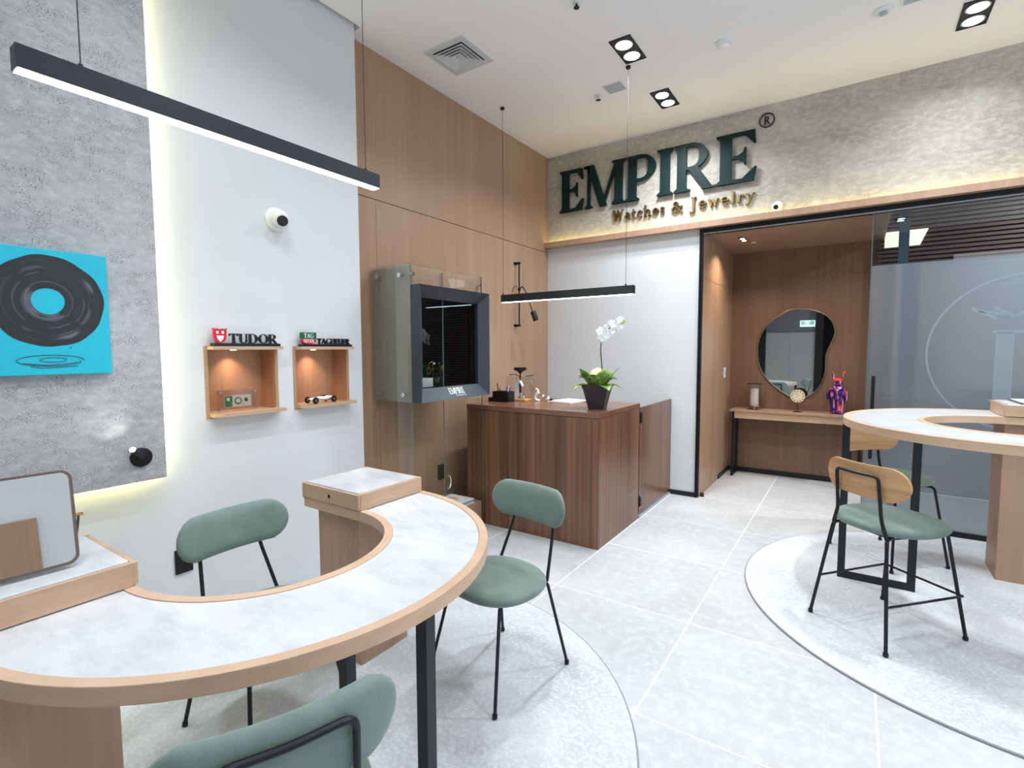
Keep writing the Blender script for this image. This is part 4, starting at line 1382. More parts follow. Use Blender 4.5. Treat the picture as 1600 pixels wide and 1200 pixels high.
# ================================================================== CHAIRS
def pad_mesh(w, h, th, curve, nx=28, ny=10, cy=0.0, cx=0.0, cz=0.0, lean=0.0, flat=False):
    """pill-shaped back pad in local x=thickness(facing +x), y=width, z=height"""
    mb = MB()
    a, b = w / 2, h / 2
    front, back = [], []
    vs = []
    for i in range(ny + 1):
        v = -1 + 2 * i / ny
        v = math.sin(v * PI / 2)
        half = a - b + b * math.sqrt(max(0.0, 1 - v * v))
        for k in range(nx + 1):
            u = math.sin((-1 + 2 * k / nx) * PI / 2)
            y = u * half
            z = v * b
            r = max(abs(v), 0) ** 2
            du = abs(u)
            prof = (1 - max(abs(v), du) ** (14 if flat else 5)) ** 0.5 if max(abs(v), du) < 1 else 0
            xo = curve * (y * y) / (a * a)
            vs.append((xo + th / 2 * (prof if not flat else 1) + cx + lean * z, y + cy, z + cz))
            vs.append((xo - th / 2 * (prof if not flat else 1) + cx + lean * z, y + cy, z + cz))
    W_ = nx + 1
    fs = []
    for i in range(ny):
        for k in range(nx):
            p, q, r_, s_ = i * W_ + k, i * W_ + k + 1, (i + 1) * W_ + k + 1, (i + 1) * W_ + k
            fs.append((2 * p, 2 * q, 2 * r_, 2 * s_))
            fs.append((2 * p + 1, 2 * s_ + 1, 2 * r_ + 1, 2 * q + 1))
    bd = [k for k in range(W_)] + [i * W_ + nx for i in range(1, ny + 1)] + [ny * W_ + k for k in range(nx - 1, -1, -1)] + [i * W_ for i in range(ny - 1, 0, -1)]
    for i in range(len(bd)):
        j = (i + 1) % len(bd)
        fs.append((2 * bd[i], 2 * bd[i] + 1, 2 * bd[j] + 1, 2 * bd[j]))
    return mb.add(vs, fs)


def seat_mesh(rx, ry, th, z, nn=2.5, cx=0.0):
    mb = MB()
    prof = [(0.0, 0.0), (0.86, 0.0), (0.95, 0.10), (1.0, 0.38), (0.995, 0.62), (0.95, 0.85), (0.82, 0.97), (0.5, 1.05), (0.0, 1.08)]
    n = 40
    vs = []
    for r, h in prof:
        for k in range(n):
            a = 2 * PI * k / n
            c_, s_ = math.cos(a), math.sin(a)
            x = math.copysign(abs(c_) ** (2 / nn), c_) * rx
            y = math.copysign(abs(s_) ** (2 / nn), s_) * ry
            y *= 1.0 - 0.10 * (x / rx < 0) * (abs(x) / rx) ** 1.5
            vs.append((cx + x * max(r, 0.002), y * max(r, 0.002), z + th * (h - 1.0)))
    fs = []
    for i in range(len(prof) - 1):
        for k in range(n):
            l = (k + 1) % n
            fs.append((i * n + k, i * n + l, (i + 1) * n + l, (i + 1) * n + k))
    return mb.add(vs, fs)


def smooth_path(pts, r, n=5):
    """round the corners of a polyline"""
    pts = [Vector(p) for p in pts]
    out = [pts[0]]
    for i in range(1, len(pts) - 1):
        a, b, c_ = pts[i - 1], pts[i], pts[i + 1]
        d0, d1 = (a - b), (c_ - b)
        rr = min(r, d0.length * 0.45, d1.length * 0.45)
        p0, p1 = b + d0.normalized() * rr, b + d1.normalized() * rr
        for k in range(n + 1):
            t_ = k / n
            out.append(p0 * (1 - t_) ** 2 + b * 2 * t_ * (1 - t_) + p1 * t_ ** 2)
    out.append(pts[-1])
    return out


def make_chair(label, group):
    t = thing('dining_chair', label, 'chair', (0, 0, RZ), 0, group)
    r = 0.0075
    zj = 0.398
    seat_mesh(0.205, 0.228, 0.050, 0.450, cx=0.022).build('seat', 'green', t, smooth=True, local=True, angle=60)
    pad_mesh(0.445, 0.172, 0.050, 0.045, cx=-0.232, cz=0.716, lean=-0.10).build('backrest', 'green', t, smooth=True, local=True, angle=60)
    for sx, sy in ((-1, -1), (-1, 1), (1, -1), (1, 1)):
        jx = -0.155 if sx < 0 else 0.150
        pts = smooth_path([(jx - sx * 0.05, sy * 0.13, zj), (jx, sy * 0.15, zj), (0.235 * sx, sy * 0.203, 0.008)], 0.03)
        lg = MB().tube(pts, r, 8).build('leg', 'black', t, smooth=True, local=True)
        MB().tube([(0.235 * sx * 0.998, sy * 0.2025, 0.014), (0.2355 * sx, sy * 0.2032, 0.0)], 0.0105, 8).build('foot', 'black', lg, local=True)
    MB().tube([(-0.11, -0.13, zj), (-0.11, 0.13, zj)], r, 8).build('stretcher', 'black', t, local=True)
    MB().tube([(0.10, -0.13, zj), (0.10, 0.13, zj)], r, 8).build('stretcher', 'black', t, local=True)
    p = smooth_path([(-0.155, -0.150, zj), (-0.242, -0.120, 0.62), (-0.262, -0.115, 0.765), (-0.272, 0.0, 0.765), (-0.262, 0.115, 0.765), (-0.242, 0.120, 0.62), (-0.155, 0.150, zj)], 0.03)
    MB().tube(p, r, 8).build('back_frame', 'black', t, smooth=True, local=True)
    return t


ch = make_chair('green velvet chair on thin black legs between the low desk and the counter', 'green upholstered chairs round the low desk')
u = Vector((1.594 - 1.664, -3.49 + 3.028))
place(ch, ((1.594 + 1.664) / 2, (-3.49 - 3.028) / 2, RZ + 0.004), math.atan2(u.y, u.x), ch['label'])
c2 = copy_tree(ch)
place(c2, (1.062, -4.01, RZ + 0.004), math.radians(0), 'green velvet chair at the white wall, inside the curve of the low desk')
c3 = copy_tree(ch)
place(c3, (1.885, -4.481, RZ + 0.004), math.atan2(0.36, -0.93), 'green velvet chair cut off by the bottom edge, seen from behind')


def make_stool(label, group):
    t = thing('counter_stool', label, 'stool', (0, 0, RZ), 0, group)
    r = 0.0085
    zj = 0.522
    hx = 0.255
    seat_mesh(0.225, 0.235, 0.050, 0.582).build('seat', 'green', t, smooth=True, local=True, angle=60)
    pad_mesh(0.440, 0.165, 0.013, 0.050, cx=-0.205, cz=0.785, lean=-0.06, flat=True, nx=30, ny=12).build('backrest', 'chair_wood', t, smooth=True, local=True, angle=50)
    for sx, sy in ((-1, -1), (-1, 1), (1, -1), (1, 1)):
        jx = 0.195 * sx
        pts = smooth_path([(jx - sx * 0.05, sy * 0.13, zj), (jx, sy * 0.145, zj), (hx * sx, sy * 0.212, 0.008)], 0.03)
        lg = MB().tube(pts, r, 8).build('leg', 'black', t, smooth=True, local=True)
        MB().tube([(hx * sx * 0.998, sy * 0.2115, 0.014), (hx * sx, sy * 0.2122, 0.0)], 0.012, 8).build('foot', 'black', lg, local=True)
    MB().tube([(-0.15, -0.13, zj), (-0.15, 0.13, zj)], r, 8).build('stretcher', 'black', t, local=True)
    MB().tube([(0.15, -0.13, zj), (0.15, 0.13, zj)], r, 8).build('stretcher', 'black', t, local=True)

    def lp(sx, sy, z):
        f = 1 - (z - 0.008) / (zj - 0.008)
        return Vector((sx * (0.195 + (hx - 0.195) * f), sy * (0.145 + (0.212 - 0.145) * f), z))
    z1 = 0.215
    a, b = lp(1, -1, z1), lp(1, 1, z1)
    c_, d_ = lp(-1, -1, z1), lp(-1, 1, z1)
    MB().tube([c_, a + Vector((0.012, -0.012, 0))], 0.006, 8).build('footrest', 'black', t, local=True)
    MB().tube([d_, b + Vector((0.012, 0.012, 0))], 0.006, 8).build('footrest', 'black', t, local=True)
    MB().tube([a + Vector((0.012, -0.012, 0)), b + Vector((0.012, 0.012, 0))], 0.006, 8).build('footrest', 'black', t, local=True)
    p = smooth_path([(-0.195, -0.145, zj), (-0.200, -0.118, 0.61), (-0.224, -0.112, 0.820), (-0.234, 0.0, 0.820), (-0.224, 0.112, 0.820), (-0.200, 0.118, 0.61), (-0.195, 0.145, zj)], 0.025)
    MB().tube(p, r, 8).build('back_frame', 'black', t, smooth=True, local=True)
    return t


st = make_stool('near counter stool with oak back and green seat at the high table', 'counter stools at the high table')
RZC = 0
place(st, (3.085, -1.854, RZ + 0.004), math.atan2(0.385, 0.333), st['label'])
s2 = copy_tree(st)
place(s2, (3.135, -0.745, RZ + 0.004), math.radians(-47), 'far counter stool with oak back, mostly behind the steel leg')

# ================================================================== GLASS SHOWCASE
gc = thing('glass_showcase', 'floor standing glass showcase against the timber wall', 'showcase', (0.2, -2.17, 0))
G0, G1, GD, GZ = -2.568, -1.778, 0.412, 2.030
B(0.002, GD, G0, G0 + 0.008, 0.0, GZ).build('glass_panel', 'glass', gc)
B(GD - 0.008, GD, G0 + 0.009, G1, 0.0, GZ).build('glass_panel', 'glass', gc)
MB().box(GD, GD + 0.0012, G0, G0 + 0.006, 0, GZ).box(0.004, GD, G0 - 0.0004, G0 + 0.004, GZ, GZ + 0.0012).build('glass_edge', 'glass_edge', gc)
MB().box(GD - 0.008, GD + 0.0005, G1, G1 + 0.0015, 0, GZ).build('glass_edge', 'glass_edge', gc)
B(0.002, GD - 0.009, -2.238, -2.230, 0.213, GZ - 0.02).build('glass_panel', 'glass', gc)
B(GD - 0.009, GD - 0.0082, -2.239, -2.229, 0.213, GZ - 0.02).build('glass_edge', 'glass_edge', gc)
# grey inner side board and oak inner front board with stand-off bolts
B(0.004, GD - 0.012, G0 + 0.028, G0 + 0.034, 1.086, GZ - 0.004).build('side_board', 'side_grey', gc)
MB().box(GD - 0.030, GD - 0.024, G0 + 0.036, G1 - 0.01, 1.086, 1.178).box(GD - 0.030, GD - 0.024, G0 + 0.036, G1 - 0.01, 1.812, GZ - 0.004).box(GD - 0.030, GD - 0.024, G0 + 0.036, -2.498, 1.178, 1.812).box(GD - 0.030, GD - 0.024, -1.862, G1 - 0.01, 1.178, 1.812).build('front_board', 'oak_ped', gc)
for x, z in ((0.088, 1.964), (0.312, 1.959), (0.095, 1.146), (0.334, 1.139)):
    MB().lathe([(0.016, -0.008), (0.016, 0.0), (0.010, 0.001), (0.010, 0.026)], (x, G0, z), 16, (0, 1, 0)).build('bolt', 'chrome', gc, smooth=True)
for y, z in ((-2.54, 1.965), (-1.795, 1.961)):
    MB().lathe([(0.010, -0.024), (0.010, 0.0), (0.013, 0.001), (0.013, 0.007)], (GD, y, z), 14, (1, 0, 0)).build('bolt', 'chrome', gc, smooth=True)
B(0.003, GD - 0.012, G0 + 0.012, G1 - 0.004, 0.0, 0.208).build('plinth', 'oak_ped', gc, bevel=0.002)
MB().tube([(GD + 0.004, -2.215 + 0.035 * math.cos(a), 0.46 + 0.055 * math.sin(a)) for a in [PI * (k / 10 - 0.5) for k in range(11)]], 0.0045, 6).build('handle', 'chrome', gc, smooth=True)

# navy frame (funnel shaped) with black display box

X0, X1 = GD + 0.002, GD + 0.088
ya, yb, za, zb = -2.565, -1.792, 1.090, 1.888
yi, yj, zi, zj = -2.492, -1.868, 1.180, 1.806
xo, xi = X1, GD + 0.030
V = [(X0, ya, za), (X0, yb, za), (X0, yb, zb), (X0, ya, zb), (xo, ya, za), (xo, yb, za), (xo, yb, zb), (xo, ya, zb), (xi, yi, zi), (xi, yj, zi), (xi, yj, zj), (xi, yi, zj), (X0, yi, zi), (X0, yj, zi), (X0, yj, zj), (X0, yi, zj)]
Fc = [(0, 1, 5, 4), (1, 2, 6, 5), (2, 3, 7, 6), (3, 0, 4, 7), (4, 5, 9, 8), (5, 6, 10, 9), (6, 7, 11, 10), (7, 4, 8, 11), (8, 9, 13, 12), (9, 10, 14, 13), (10, 11, 15, 14), (11, 8, 12, 15),
      (0, 12, 13, 1), (1, 13, 14, 2), (2, 14, 15, 3), (3, 15, 12, 0)]
df = MB().add(V, Fc).build('display_frame', 'navy', gc)
# inner black box behind the opening (cut through the glass and the board)
xb = 0.14
V = [(xb, yi, zi), (xb, yj, zi), (xb, yj, zj), (xb, yi, zj), (X0, yi, zi), (X0, yj, zi), (X0, yj, zj), (X0, yi, zj)]
mb = MB()
t_ = 0.004
mb.box(xb, X0, yi, yj, zi - t_, zi).box(xb, X0, yi, yj, zj, zj + t_).box(xb, X0, yi - t_, yi, zi - t_, zj + t_).box(xb, X0, yj, yj + t_, zi - t_, zj + t_).box(xb - t_, xb, yi - t_, yj + t_, zi - t_, zj + t_)
mb.build('display_box', 'blackbox', gc)
# lettering on the lower bevel
nrm = Vector((za - zi, 0, -(xi - xo))).normalized()
nrm = Vector((zi - za, 0, xo - xi)).normalized() if True else nrm
O = Vector((xo, 0, za)) + (Vector((xi, 0, zi)) - Vector((xo, 0, za))) * 0.22
Vd = (Vector((xi, 0, zi)) - Vector((xo, 0, za))).normalized()


def bevel_text(txt, y0, ln, hgt, off, gap=0.0):
    tot = sum(glyph(c)[1] + gap for c in txt)
    mb = MB()
    x = 0
    for c in txt:
        g, w = glyph(c)
        for poly in g:
            mb.prism(poly, 0.0, 0.0012, lambda a, b, h: O + Vector((0, y0 + (x + a) / tot * ln, 0)) + Vd * (off + b * hgt) + Vector((Vd.z, 0, -Vd.x)) * (h + 0.0002))
        x += w + gap
    return mb


bevel_text('EMPIRE', -2.245, 0.170, 0.052, 0.018).build('lettering', 'white_paint', df)
bevel_text('WatchesJewelry', -2.185, 0.115, 0.012, 0.0, 0.05).build('lettering', 'white_paint', df)
# contents
t = thing('display_block', 'small white block inside the dark display window', 'stand', (0.30, -2.40, 1.18))
B(0.24, 0.36, yi + 0.002, -2.30, 1.1805, 1.245).build('block', 'grey_plastic', t, bevel=0.002)
t = thing('pocket_watch_stand', 'thin metal stand holding a small round watch in the dark window', 'watch', (0.34, -2.30, 1.18))
MB().lathe([(0.016, 0), (0.016, 0.004)], (0, 0.02, 0.0005), 14).build('base', 'brass', t, local=True)
MB().tube([(0, 0.02, 0.004), (0, 0.02, 0.19)], 0.0022, 6).build('rod', 'chrome', t, local=True)
MB().tube([(0, 0.02, 0.185), (0, -0.02, 0.17), (0, -0.022, 0.14)], 0.0015, 6).build('hook', 'brass', t, local=True)
MB().tube([(0.0, -0.022 + 0.018 * math.cos(a * PI / 8), 0.115 + 0.022 * math.sin(a * PI / 8)) for a in range(16)], 0.0035, 6, closed=True).build('watch_case', 'brass', t, local=True)
MB().sphere((0.0, 0.035, 0.168), 0.009, 10, 8).build('ball', 'white_paint', t, local=True, smooth=True)
MB().tube([(0, 0.02, 0.165), (0, 0.03, 0.168)], 0.0015, 6).build('hook', 'chrome', t, local=True)

bk = thing('catalogue', 'white boxed book with a gold emblem lying on the plinth of the showcase', 'book', (0.27, -1.95, 0.209))
B(0.14, 0.385, -2.11, -1.86, 0.2085, 0.214).build('cover', 'paper', bk)
B(0.142, 0.380, -2.108, -1.865, 0.214, 0.238).build('pages', 'grey_plastic', bk)
B(0.14, 0.385, -2.11, -1.86, 0.238, 0.243).build('cover', 'paper', bk)
MB().tube([(0.25 + 0.055 * math.cos(a * PI / 16), -1.99 + 0.055 * math.sin(a * PI / 16), 0.2435) for a in range(32)], 0.003, 5, closed=True).build('emblem', 'gold_print', bk)
MB().tube([(0.25 + 0.036 * math.cos(a * PI / 16), -1.99 + 0.036 * math.sin(a * PI / 16), 0.2435) for a in range(32)], 0.003, 5, closed=True).build('emblem', 'gold_print', bk)
MB().lathe([(0.018, 0), (0.012, 0.002)], (0.25, -1.99, 0.243), 12).build('emblem', 'gold_print', bk)

# ================================================================== COUNTER AND GATE
CT = thing('reception_counter', 'dark walnut counter in front of the timber wall', 'counter', (0.82, -1.33, 0))
B(0.22, 1.421, -1.739, -1.720, 0.0005, 0.953).build('front_panel', 'walnut', CT, bevel=0.001)
B(1.402, 1.421, -1.719, -0.920, 0.0005, 0.953).build('side_panel', 'walnut', CT, bevel=0.001)
B(0.22, 0.239, -1.719, -0.920, 0.0005, 0.953).build('side_panel', 'walnut', CT, bevel=0.001)
B(0.218, 1.425, -1.743, -0.916, 0.956, 0.995).build('countertop', 'walnut_top', CT, bevel=0.0015)
B(0.24, 1.40, -1.719, -0.93, 0.70, 0.715).build('shelf', 'walnut', CT)
B(0.24, 1.40, -1.715, -0.93, 0.715, 0.955).build('carcass', 'walnut', CT)
for x in (0.45, 0.75, 1.05):
    pass
gt = thing('counter_gate', 'walnut swing gate between the counter and the white wall', 'gate', (1.41, -0.9, 0.045))
B(1.402, 1.421, -0.905, -0.014, 0.045, 0.955).build('leaf', 'walnut', gt, bevel=0.001)
for z in (0.869, 0.145):
    h = B(1.4215, 1.432, -0.905, -0.868, z - 0.045, z + 0.045).build('hinge', 'black', gt, bevel=0.002)
    for dz in (-0.047, 0.047):
        MB().lathe([(0.006, -0.005), (0.006, 0.005)], (1.429, -0.887, z + dz), 10).build('hinge_pin', 'chrome', h)
struct('trim_5', B(1.39, 1.424, -0.90, -0.013, 0.0, 0.018), 'grey_plastic', 'pale metal floor strip under the swing gate', 'trim')

# papers
t = thing('paper_stack', 'white papers lying on the counter behind the plant', 'paper', (0.85, -1.10, 0.995))
MB().prism([(0.70, -1.23), (0.95, -1.27), (1.0, -0.99), (0.76, -0.94)], 0.9955, 1.003).build('sheets', 'paper', t)
MB().prism([(0.73, -1.21), (0.93, -1.25), (1.01, -1.02), (0.80, -0.97)], 1.0032, 1.006).build('sheet', 'paper', t)

# pen holder
t = thing('pen_holder', 'black desk organiser with pens on the counter', 'pen holder', (0.35, -1.42, 0.9955))
mb = MB()
x0, x1, y0, y1, h = -0.06, 0.105, -0.05, 0.05, 0.090
mb.box(x0, x1, y0, y1, 0, 0.006).box(x0, x0 + 0.004, y0, y1, 0.006, h).box(x1 - 0.004, x1, y0, y1, 0.006, h).box(x0 + 0.004, x1 - 0.004, y0, y0 + 0.004, 0.006, h).box(x0 + 0.004, x1 - 0.004, y1 - 0.004, y1, 0.006, h)
mb.box(0.0, 0.003, y0 + 0.004, y1 - 0.004, 0.006, h)
mb.build('box', 'black', t, local=True)
MB().box(-0.105, -0.061, y0, y1, 0, 0.035).build('step', 'black', t, local=True)
for (px, py, lx, ly, hh, mt) in ((-0.03, 0.0, -0.02, 0.01, 0.16, 'leg_dark'), (0.04, 0.01, 0.02, -0.01, 0.135, 'blue_ink'), (0.06, -0.01, 0.03, 0.0, 0.14, 'white_paint'), (0.05, 0.02, 0.03, 0.0, 0.125, 'blue_ink'), (-0.02, -0.01, 0.01, 0, 0.12, 'brown_metal')):
    MB().tube([(px, py, 0.008), (px + lx, py + ly, hh)], 0.0045, 7).build('pen', mt, t, local=True)

# jeweller's instrument: dome on a stem over a white frame, on a wooden base
t = thing('watch_press', 'silver bench tool with a black mushroom handle on a wooden base', 'tool', (0.45, -1.27, 0.9955))
B(-0.095, 0.090, -0.055, 0.055, 0, 0.016).build('base', 'orange_wood', t, local=True, bevel=0.002)
MB().prism([(-0.055, 0.016), (-0.020, 0.016), (-0.020, 0.13), (0.0, 0.160), (0.020, 0.13), (0.030, 0.13), (0.0, 0.185), (-0.012, 0.185), (-0.055, 0.13)], -0.014, 0.014, lambda a, b, h: (a, h, b)).build('frame', 'white_paint', t, local=True)
MB().tube([(0, 0, 0.17), (0, 0, 0.255)], 0.006, 8).build('plunger', 'black', t, local=True)
MB().lathe([(0.008, 0.240), (0.030, 0.262), (0.056, 0.272), (0.058, 0.292), (0.050, 0.296), (0.001, 0.297)], (0, 0, 0), 28).build('handle', 'black', t, local=True, smooth=True)
MB().tube([(0, 0, 0.070), (0, 0, 0.165)], 0.010, 10).build('ram', 'black', t, local=True)
MB().lathe([(0.022, 0.016), (0.022, 0.030), (0.012, 0.034), (0.012, 0.06), (0.018, 0.064)], (0.005, 0, 0), 18).build('anvil', 'chrome', t, local=True, smooth=True)
MB().sphere((0.045, -0.02, 0.032), 0.015, 10, 8).build('knob', 'chrome', t, local=True, smooth=True)
t = thing('acrylic_screen', 'clear upright acrylic sheet behind the bench tool', 'screen', (0.40, -1.18, 0.9955))
B(-0.16, 0.14, -0.002, 0.002, 0, 0.205).build('sheet', 'acrylic', t, local=True)
MB().tube([(-0.12, -0.01, 0.222), (-0.05, -0.01, 0.228), (0.01, -0.03, 0.205)], 0.004, 6).build('clip', 'brown_metal', t, local=True)
MB().tube([(0.06, -0.01, 0.212), (0.135, -0.006, 0.222)], 0.004, 6).build('clip', 'brown_metal', t, local=True)
B(-0.16, 0.14, -0.003, 0.003, 0.2, 0.2025).build('rim', 'grey_plastic', t, local=True)
# swan-like white figurine and clear lens
t = thing('bird_figurine', 'small white swan necked figurine on the counter', 'figurine', (0.60, -1.24, 0.9955))
MB().tube([(0.03, 0, 0.006), (0.0, 0, 0.012), (-0.012, 0, 0.035), (0.0, 0, 0.06), (0.018, 0, 0.075), (0.016, 0, 0.098), (0.0, 0, 0.108), (-0.016, 0, 0.100)], [0.012, 0.013, 0.010, 0.011, 0.014, 0.009, 0.008, 0.003], 8).build('body', 'petal', t, smooth=True, local=True)
t = thing('glass_ornament', 'clear glass ornament with a black cap beside the swan figurine', 'ornament', (0.68, -1.20, 0.9955))
MB().lathe([(0.012, 0), (0.030, 0.012), (0.032, 0.028), (0.018, 0.044), (0.004, 0.056)], (-0.03, 0, 0), 8).build('crystal', 'acrylic', t, local=True)
MB().lathe([(0.014, 0), (0.026, 0.014), (0.026, 0.026), (0.010, 0.04)], (0.02, 0, 0), 8).build('crystal', 'chrome', t, local=True)
MB().sphere((0.05, -0.005, 0.016), 0.016, 8, 6).build('cap', 'black', t, local=True)

# potted plant with white flower
px, py = 1.287, -1.47
t = thing('potted_orchid', 'white flowering plant in a square dark pot on the counter corner', 'plant', (px, py, 0.9955), math.radians(12))
mb = MB()


def frustum(mb, a, b, z0, z1, th=0.004):
    vs = [(-a, -a, z0), (a, -a, z0), (a, a, z0), (-a, a, z0), (-b, -b, z1), (b, -b, z1), (b, b, z1), (-b, b, z1)]
    a2, b2 = a - th, b - th
    vs += [(-b2, -b2, z1), (b2, -b2, z1), (b2, b2, z1), (-b2, b2, z1), (-a2, -a2, z0 + th), (a2, -a2, z0 + th), (a2, a2, z0 + th), (-a2, a2, z0 + th)]
    fs = [(3, 2, 1, 0), (0, 1, 5, 4), (1, 2, 6, 5), (2, 3, 7, 6), (3, 0, 4, 7), (4, 5, 9, 8), (5, 6, 10, 9), (6, 7, 11, 10), (7, 4, 8, 11), (8, 9, 13, 12), (9, 10, 14, 13), (10, 11, 15, 14), (11, 8, 12, 15), (12, 13, 14, 15)]
    mb.add(vs, fs)


frustum(mb, 0.058, 0.098, 0, 0.180)
mb.build('pot', 'soil_pot', t, local=True)
mb = MB()
frustum(mb, 0.098, 0.102, 0.160, 0.184, 0.006)
mb.build('pot_rim', 'soil_pot', t, local=True)
B(-0.088, 0.088, -0.088, 0.088, 0.15, 0.165).build('soil', 'brown_metal', t, local=True)


def leaf(base, az, length, width, rise, droop, mat, fold=0.2):
    """broad leaf curving out from base"""
    mb = MB()
    n, m_ = 8, 4
    ca, sa = math.cos(az), math.sin(az)
    vs = []
    for i in range(n + 1):
        s = i / n
        r = length * s * (0.55 + 0.35 * (1 - rise))
        z = length * (rise * s - droop * s * s)
        w = width * (math.sin(PI * min(1, s * 0.86 + 0.10)) ** 0.6) * (1 - s ** 8)
        for k in range(m_ + 1):
            q = -1 + 2 * k / m_
            dx = r
            dy = q * w / 2
            dz = z + fold * abs(q) * w * 0.5
            vs.append((base[0] + dx * ca - dy * sa, base[1] + dx * sa + dy * ca, base[2] + dz))
    fs = []
    for i in range(n):
        for k in range(m_):
            a = i * (m_ + 1) + k
            fs.append((a, a + 1, a + m_ + 2, a + m_ + 1))
    mb.add(vs, fs)
    o = mb.build('leaf', mat, t, smooth=True, local=True, angle=80)
    sd = o.modifiers.new('solid', 'SOLIDIFY')
    sd.thickness = 0.0015
    return o


rnd = random.Random(3)
for i in range(21):
    az = 2 * PI * i / 21 * 2.0 + rnd.uniform(-0.25, 0.25)
    inner = i % 2
    leaf((0.045 * math.cos(az), 0.045 * math.sin(az), 0.165), az, rnd.uniform(0.15, 0.20) if inner else rnd.uniform(0.15, 0.19), rnd.uniform(0.105, 0.14),
         0.88 if inner else rnd.uniform(0.85, 1.1), 0.12 if inner else 0.55, 'leaf' if i % 3 else 'leaf_pale')
for az in (3.3, 0.1, 3.7, -0.9):
    leaf((0.07 * math.cos(az), 0.07 * math.sin(az), 0.17), az, 0.16, 0.10, 0.42, 0.55, 'leaf_pale' if az > 3 else 'leaf')
stem_pts = [(0.03, 0.0, 0.17), (0.035, 0.0, 0.30), (0.022, 0.0, 0.42), (0.022, 0, 0.50), (0.045, 0, 0.575), (0.10, 0.0, 0.62), (0.17, 0.0, 0.66)]
MB().tube(smooth_path(stem_pts, 0.04), 0.0042, 7).build('flower_stem', 'stem', t, smooth=True, local=True)
for i in range(22):
    s = (i % 11) / 10
    base = Vector((0.020 + 0.155 * s, rnd.uniform(-0.022, 0.022), 0.560 + 0.095 * s + (0.022 if i > 10 else -0.022) + rnd.uniform(-0.012, 0.012)))
    mb = MB()
    ax = Vector((rnd.uniform(-0.5, 0.9), -1, rnd.uniform(-0.5, 0.3))).normalized()
    qd = Vector((0, 0, 1)).rotation_difference(ax)
    for k in range(5):
        a = 2 * PI * k / 5 + rnd.uniform(-0.2, 0.2)
        R_ = 0.040 * rnd.uniform(0.8, 1.15) * (1 - 0.35 * s)
        ring = []
        for j in range(7):
            th = 2 * PI * j / 7
            p = Vector((math.cos(a) * (R_ * 0.55 + R_ * 0.5 * math.cos(th)) - math.sin(a) * R_ * 0.42 * math.sin(th), math.sin(a) * (R_ * 0.55 + R_ * 0.5 * math.cos(th)) + math.cos(a) * R_ * 0.42 * math.sin(th), 0.006 * math.cos(th)))
            ring.append(tuple(base + qd @ p))
        top = [tuple(Vector(q) + ax * 0.0015) for q in ring]
        mb.add(ring + top, [tuple(range(6, -1, -1)), tuple(range(7, 14))] + [(j, (j + 1) % 7, 7 + (j + 1) % 7, 7 + j) for j in range(7)])
    mb.sphere(base + ax * 0.004, 0.005, 6, 4)
    mb.build('flower', 'petal', t, local=True)
for i, (x, z) in enumerate(((0.19, 0.675), (0.20, 0.662), (0.185, 0.650))):
    MB().sphere((x, 0, z), 0.008, 8, 6, (1.5, 1, 1)).build('bud', 'leaf_pale', t, local=True, smooth=True)

# adjustable wall lamp on the timber
t = thing('rod_wall_lamp', 'black adjustable lamp on a vertical rod on the timber wall', 'wall light', (0.0, -0.67, 2.0))
MB().tube([(0.05, 0, -0.305), (0.05, 0, 0.325)], 0.0075, 8).build('rod', 'black', t, local=True)
for z in (-0.305, 0.325):
    MB().tube([(0.0, -0.0, z), (0.062, 0, z)], 0.012, 10).build('bracket', 'black', t, local=True)
    MB().box(-0.0, 0.012, -0.025, 0.025, z - 0.012, z + 0.012).build('wall_plate', 'black', t, local=True)
MB().sphere((0.05, 0, 0.06), 0.017, 12, 8).build('joint', 'black', t, local=True, smooth=True)
MB().tube(smooth_path([(0.05, 0, 0.06), (0.10, -0.02, 0.09), (0.15, -0.03, 0.03), (0.235, -0.045, -0.17)], 0.03), 0.006, 8).build('arm', 'black', t, local=True, smooth=True)
MB().tube(smooth_path([(0.05, 0, 0.075), (0.015, -0.04, 0.10), (0.0, -0.06, 0.02)], 0.03), 0.003, 6).build('cord', 'black', t, local=True, smooth=True)
d = Vector((0.34, 0.30, -0.9)).normalized()
MB().lathe([(0.026, 0), (0.028, 0.004), (0.028, 0.098), (0.024, 0.10)], (0.238, -0.04, -0.170), 20, (0.25, 0.22, -0.93)).build('head', 'leg_dark', t, local=True, smooth=True)

# ================================================================== HALL FURNITURE
cs = thing('console_table', 'narrow oak console table with black legs in the hall', 'console table', (2.4, 1.24, 0))
B(1.755, 3.02, 1.095, YH - 0.002, 0.740, 0.762).build('top', 'oak_ped', cs, bevel=0.001)
B(1.795, 2.98, 1.108, 1.122, 0.665, 0.740).build('apron', 'oak_h', cs, bevel=0.001)
for x in (1.79, 2.985):
    f = MB()
    f.box(x - 0.012, x + 0.012, 1.100, 1.124, 0, 0.740).box(x - 0.012, x + 0.012, 1.335, 1.359, 0, 0.740).box(x - 0.012, x + 0.012, 1.124, 1.335, 0, 0.022)
    f.build('leg_frame', 'black', cs)

# organic mirror
mo = [(2.059, 1.694), (1.994, 1.553), (1.982, 1.422), (1.995, 1.3), (2.044, 1.169), (2.126, 1.062), (2.226, 0.978), (2.313, 0.923), (2.389, 0.899), (2.463, 0.909), (2.535, 0.949), (2.596, 1.015), (2.637, 1.11),
      (2.656, 1.214), (2.655, 1.328), (2.663, 1.4), (2.695, 1.492), (2.723, 1.574), (2.729, 1.635), (2.709, 1.717), (2.668, 1.779), (2.605, 1.828), (2.524, 1.862), (2.433, 1.882), (2.341, 1.884), (2.257, 1.858), (2.154, 1.788)]


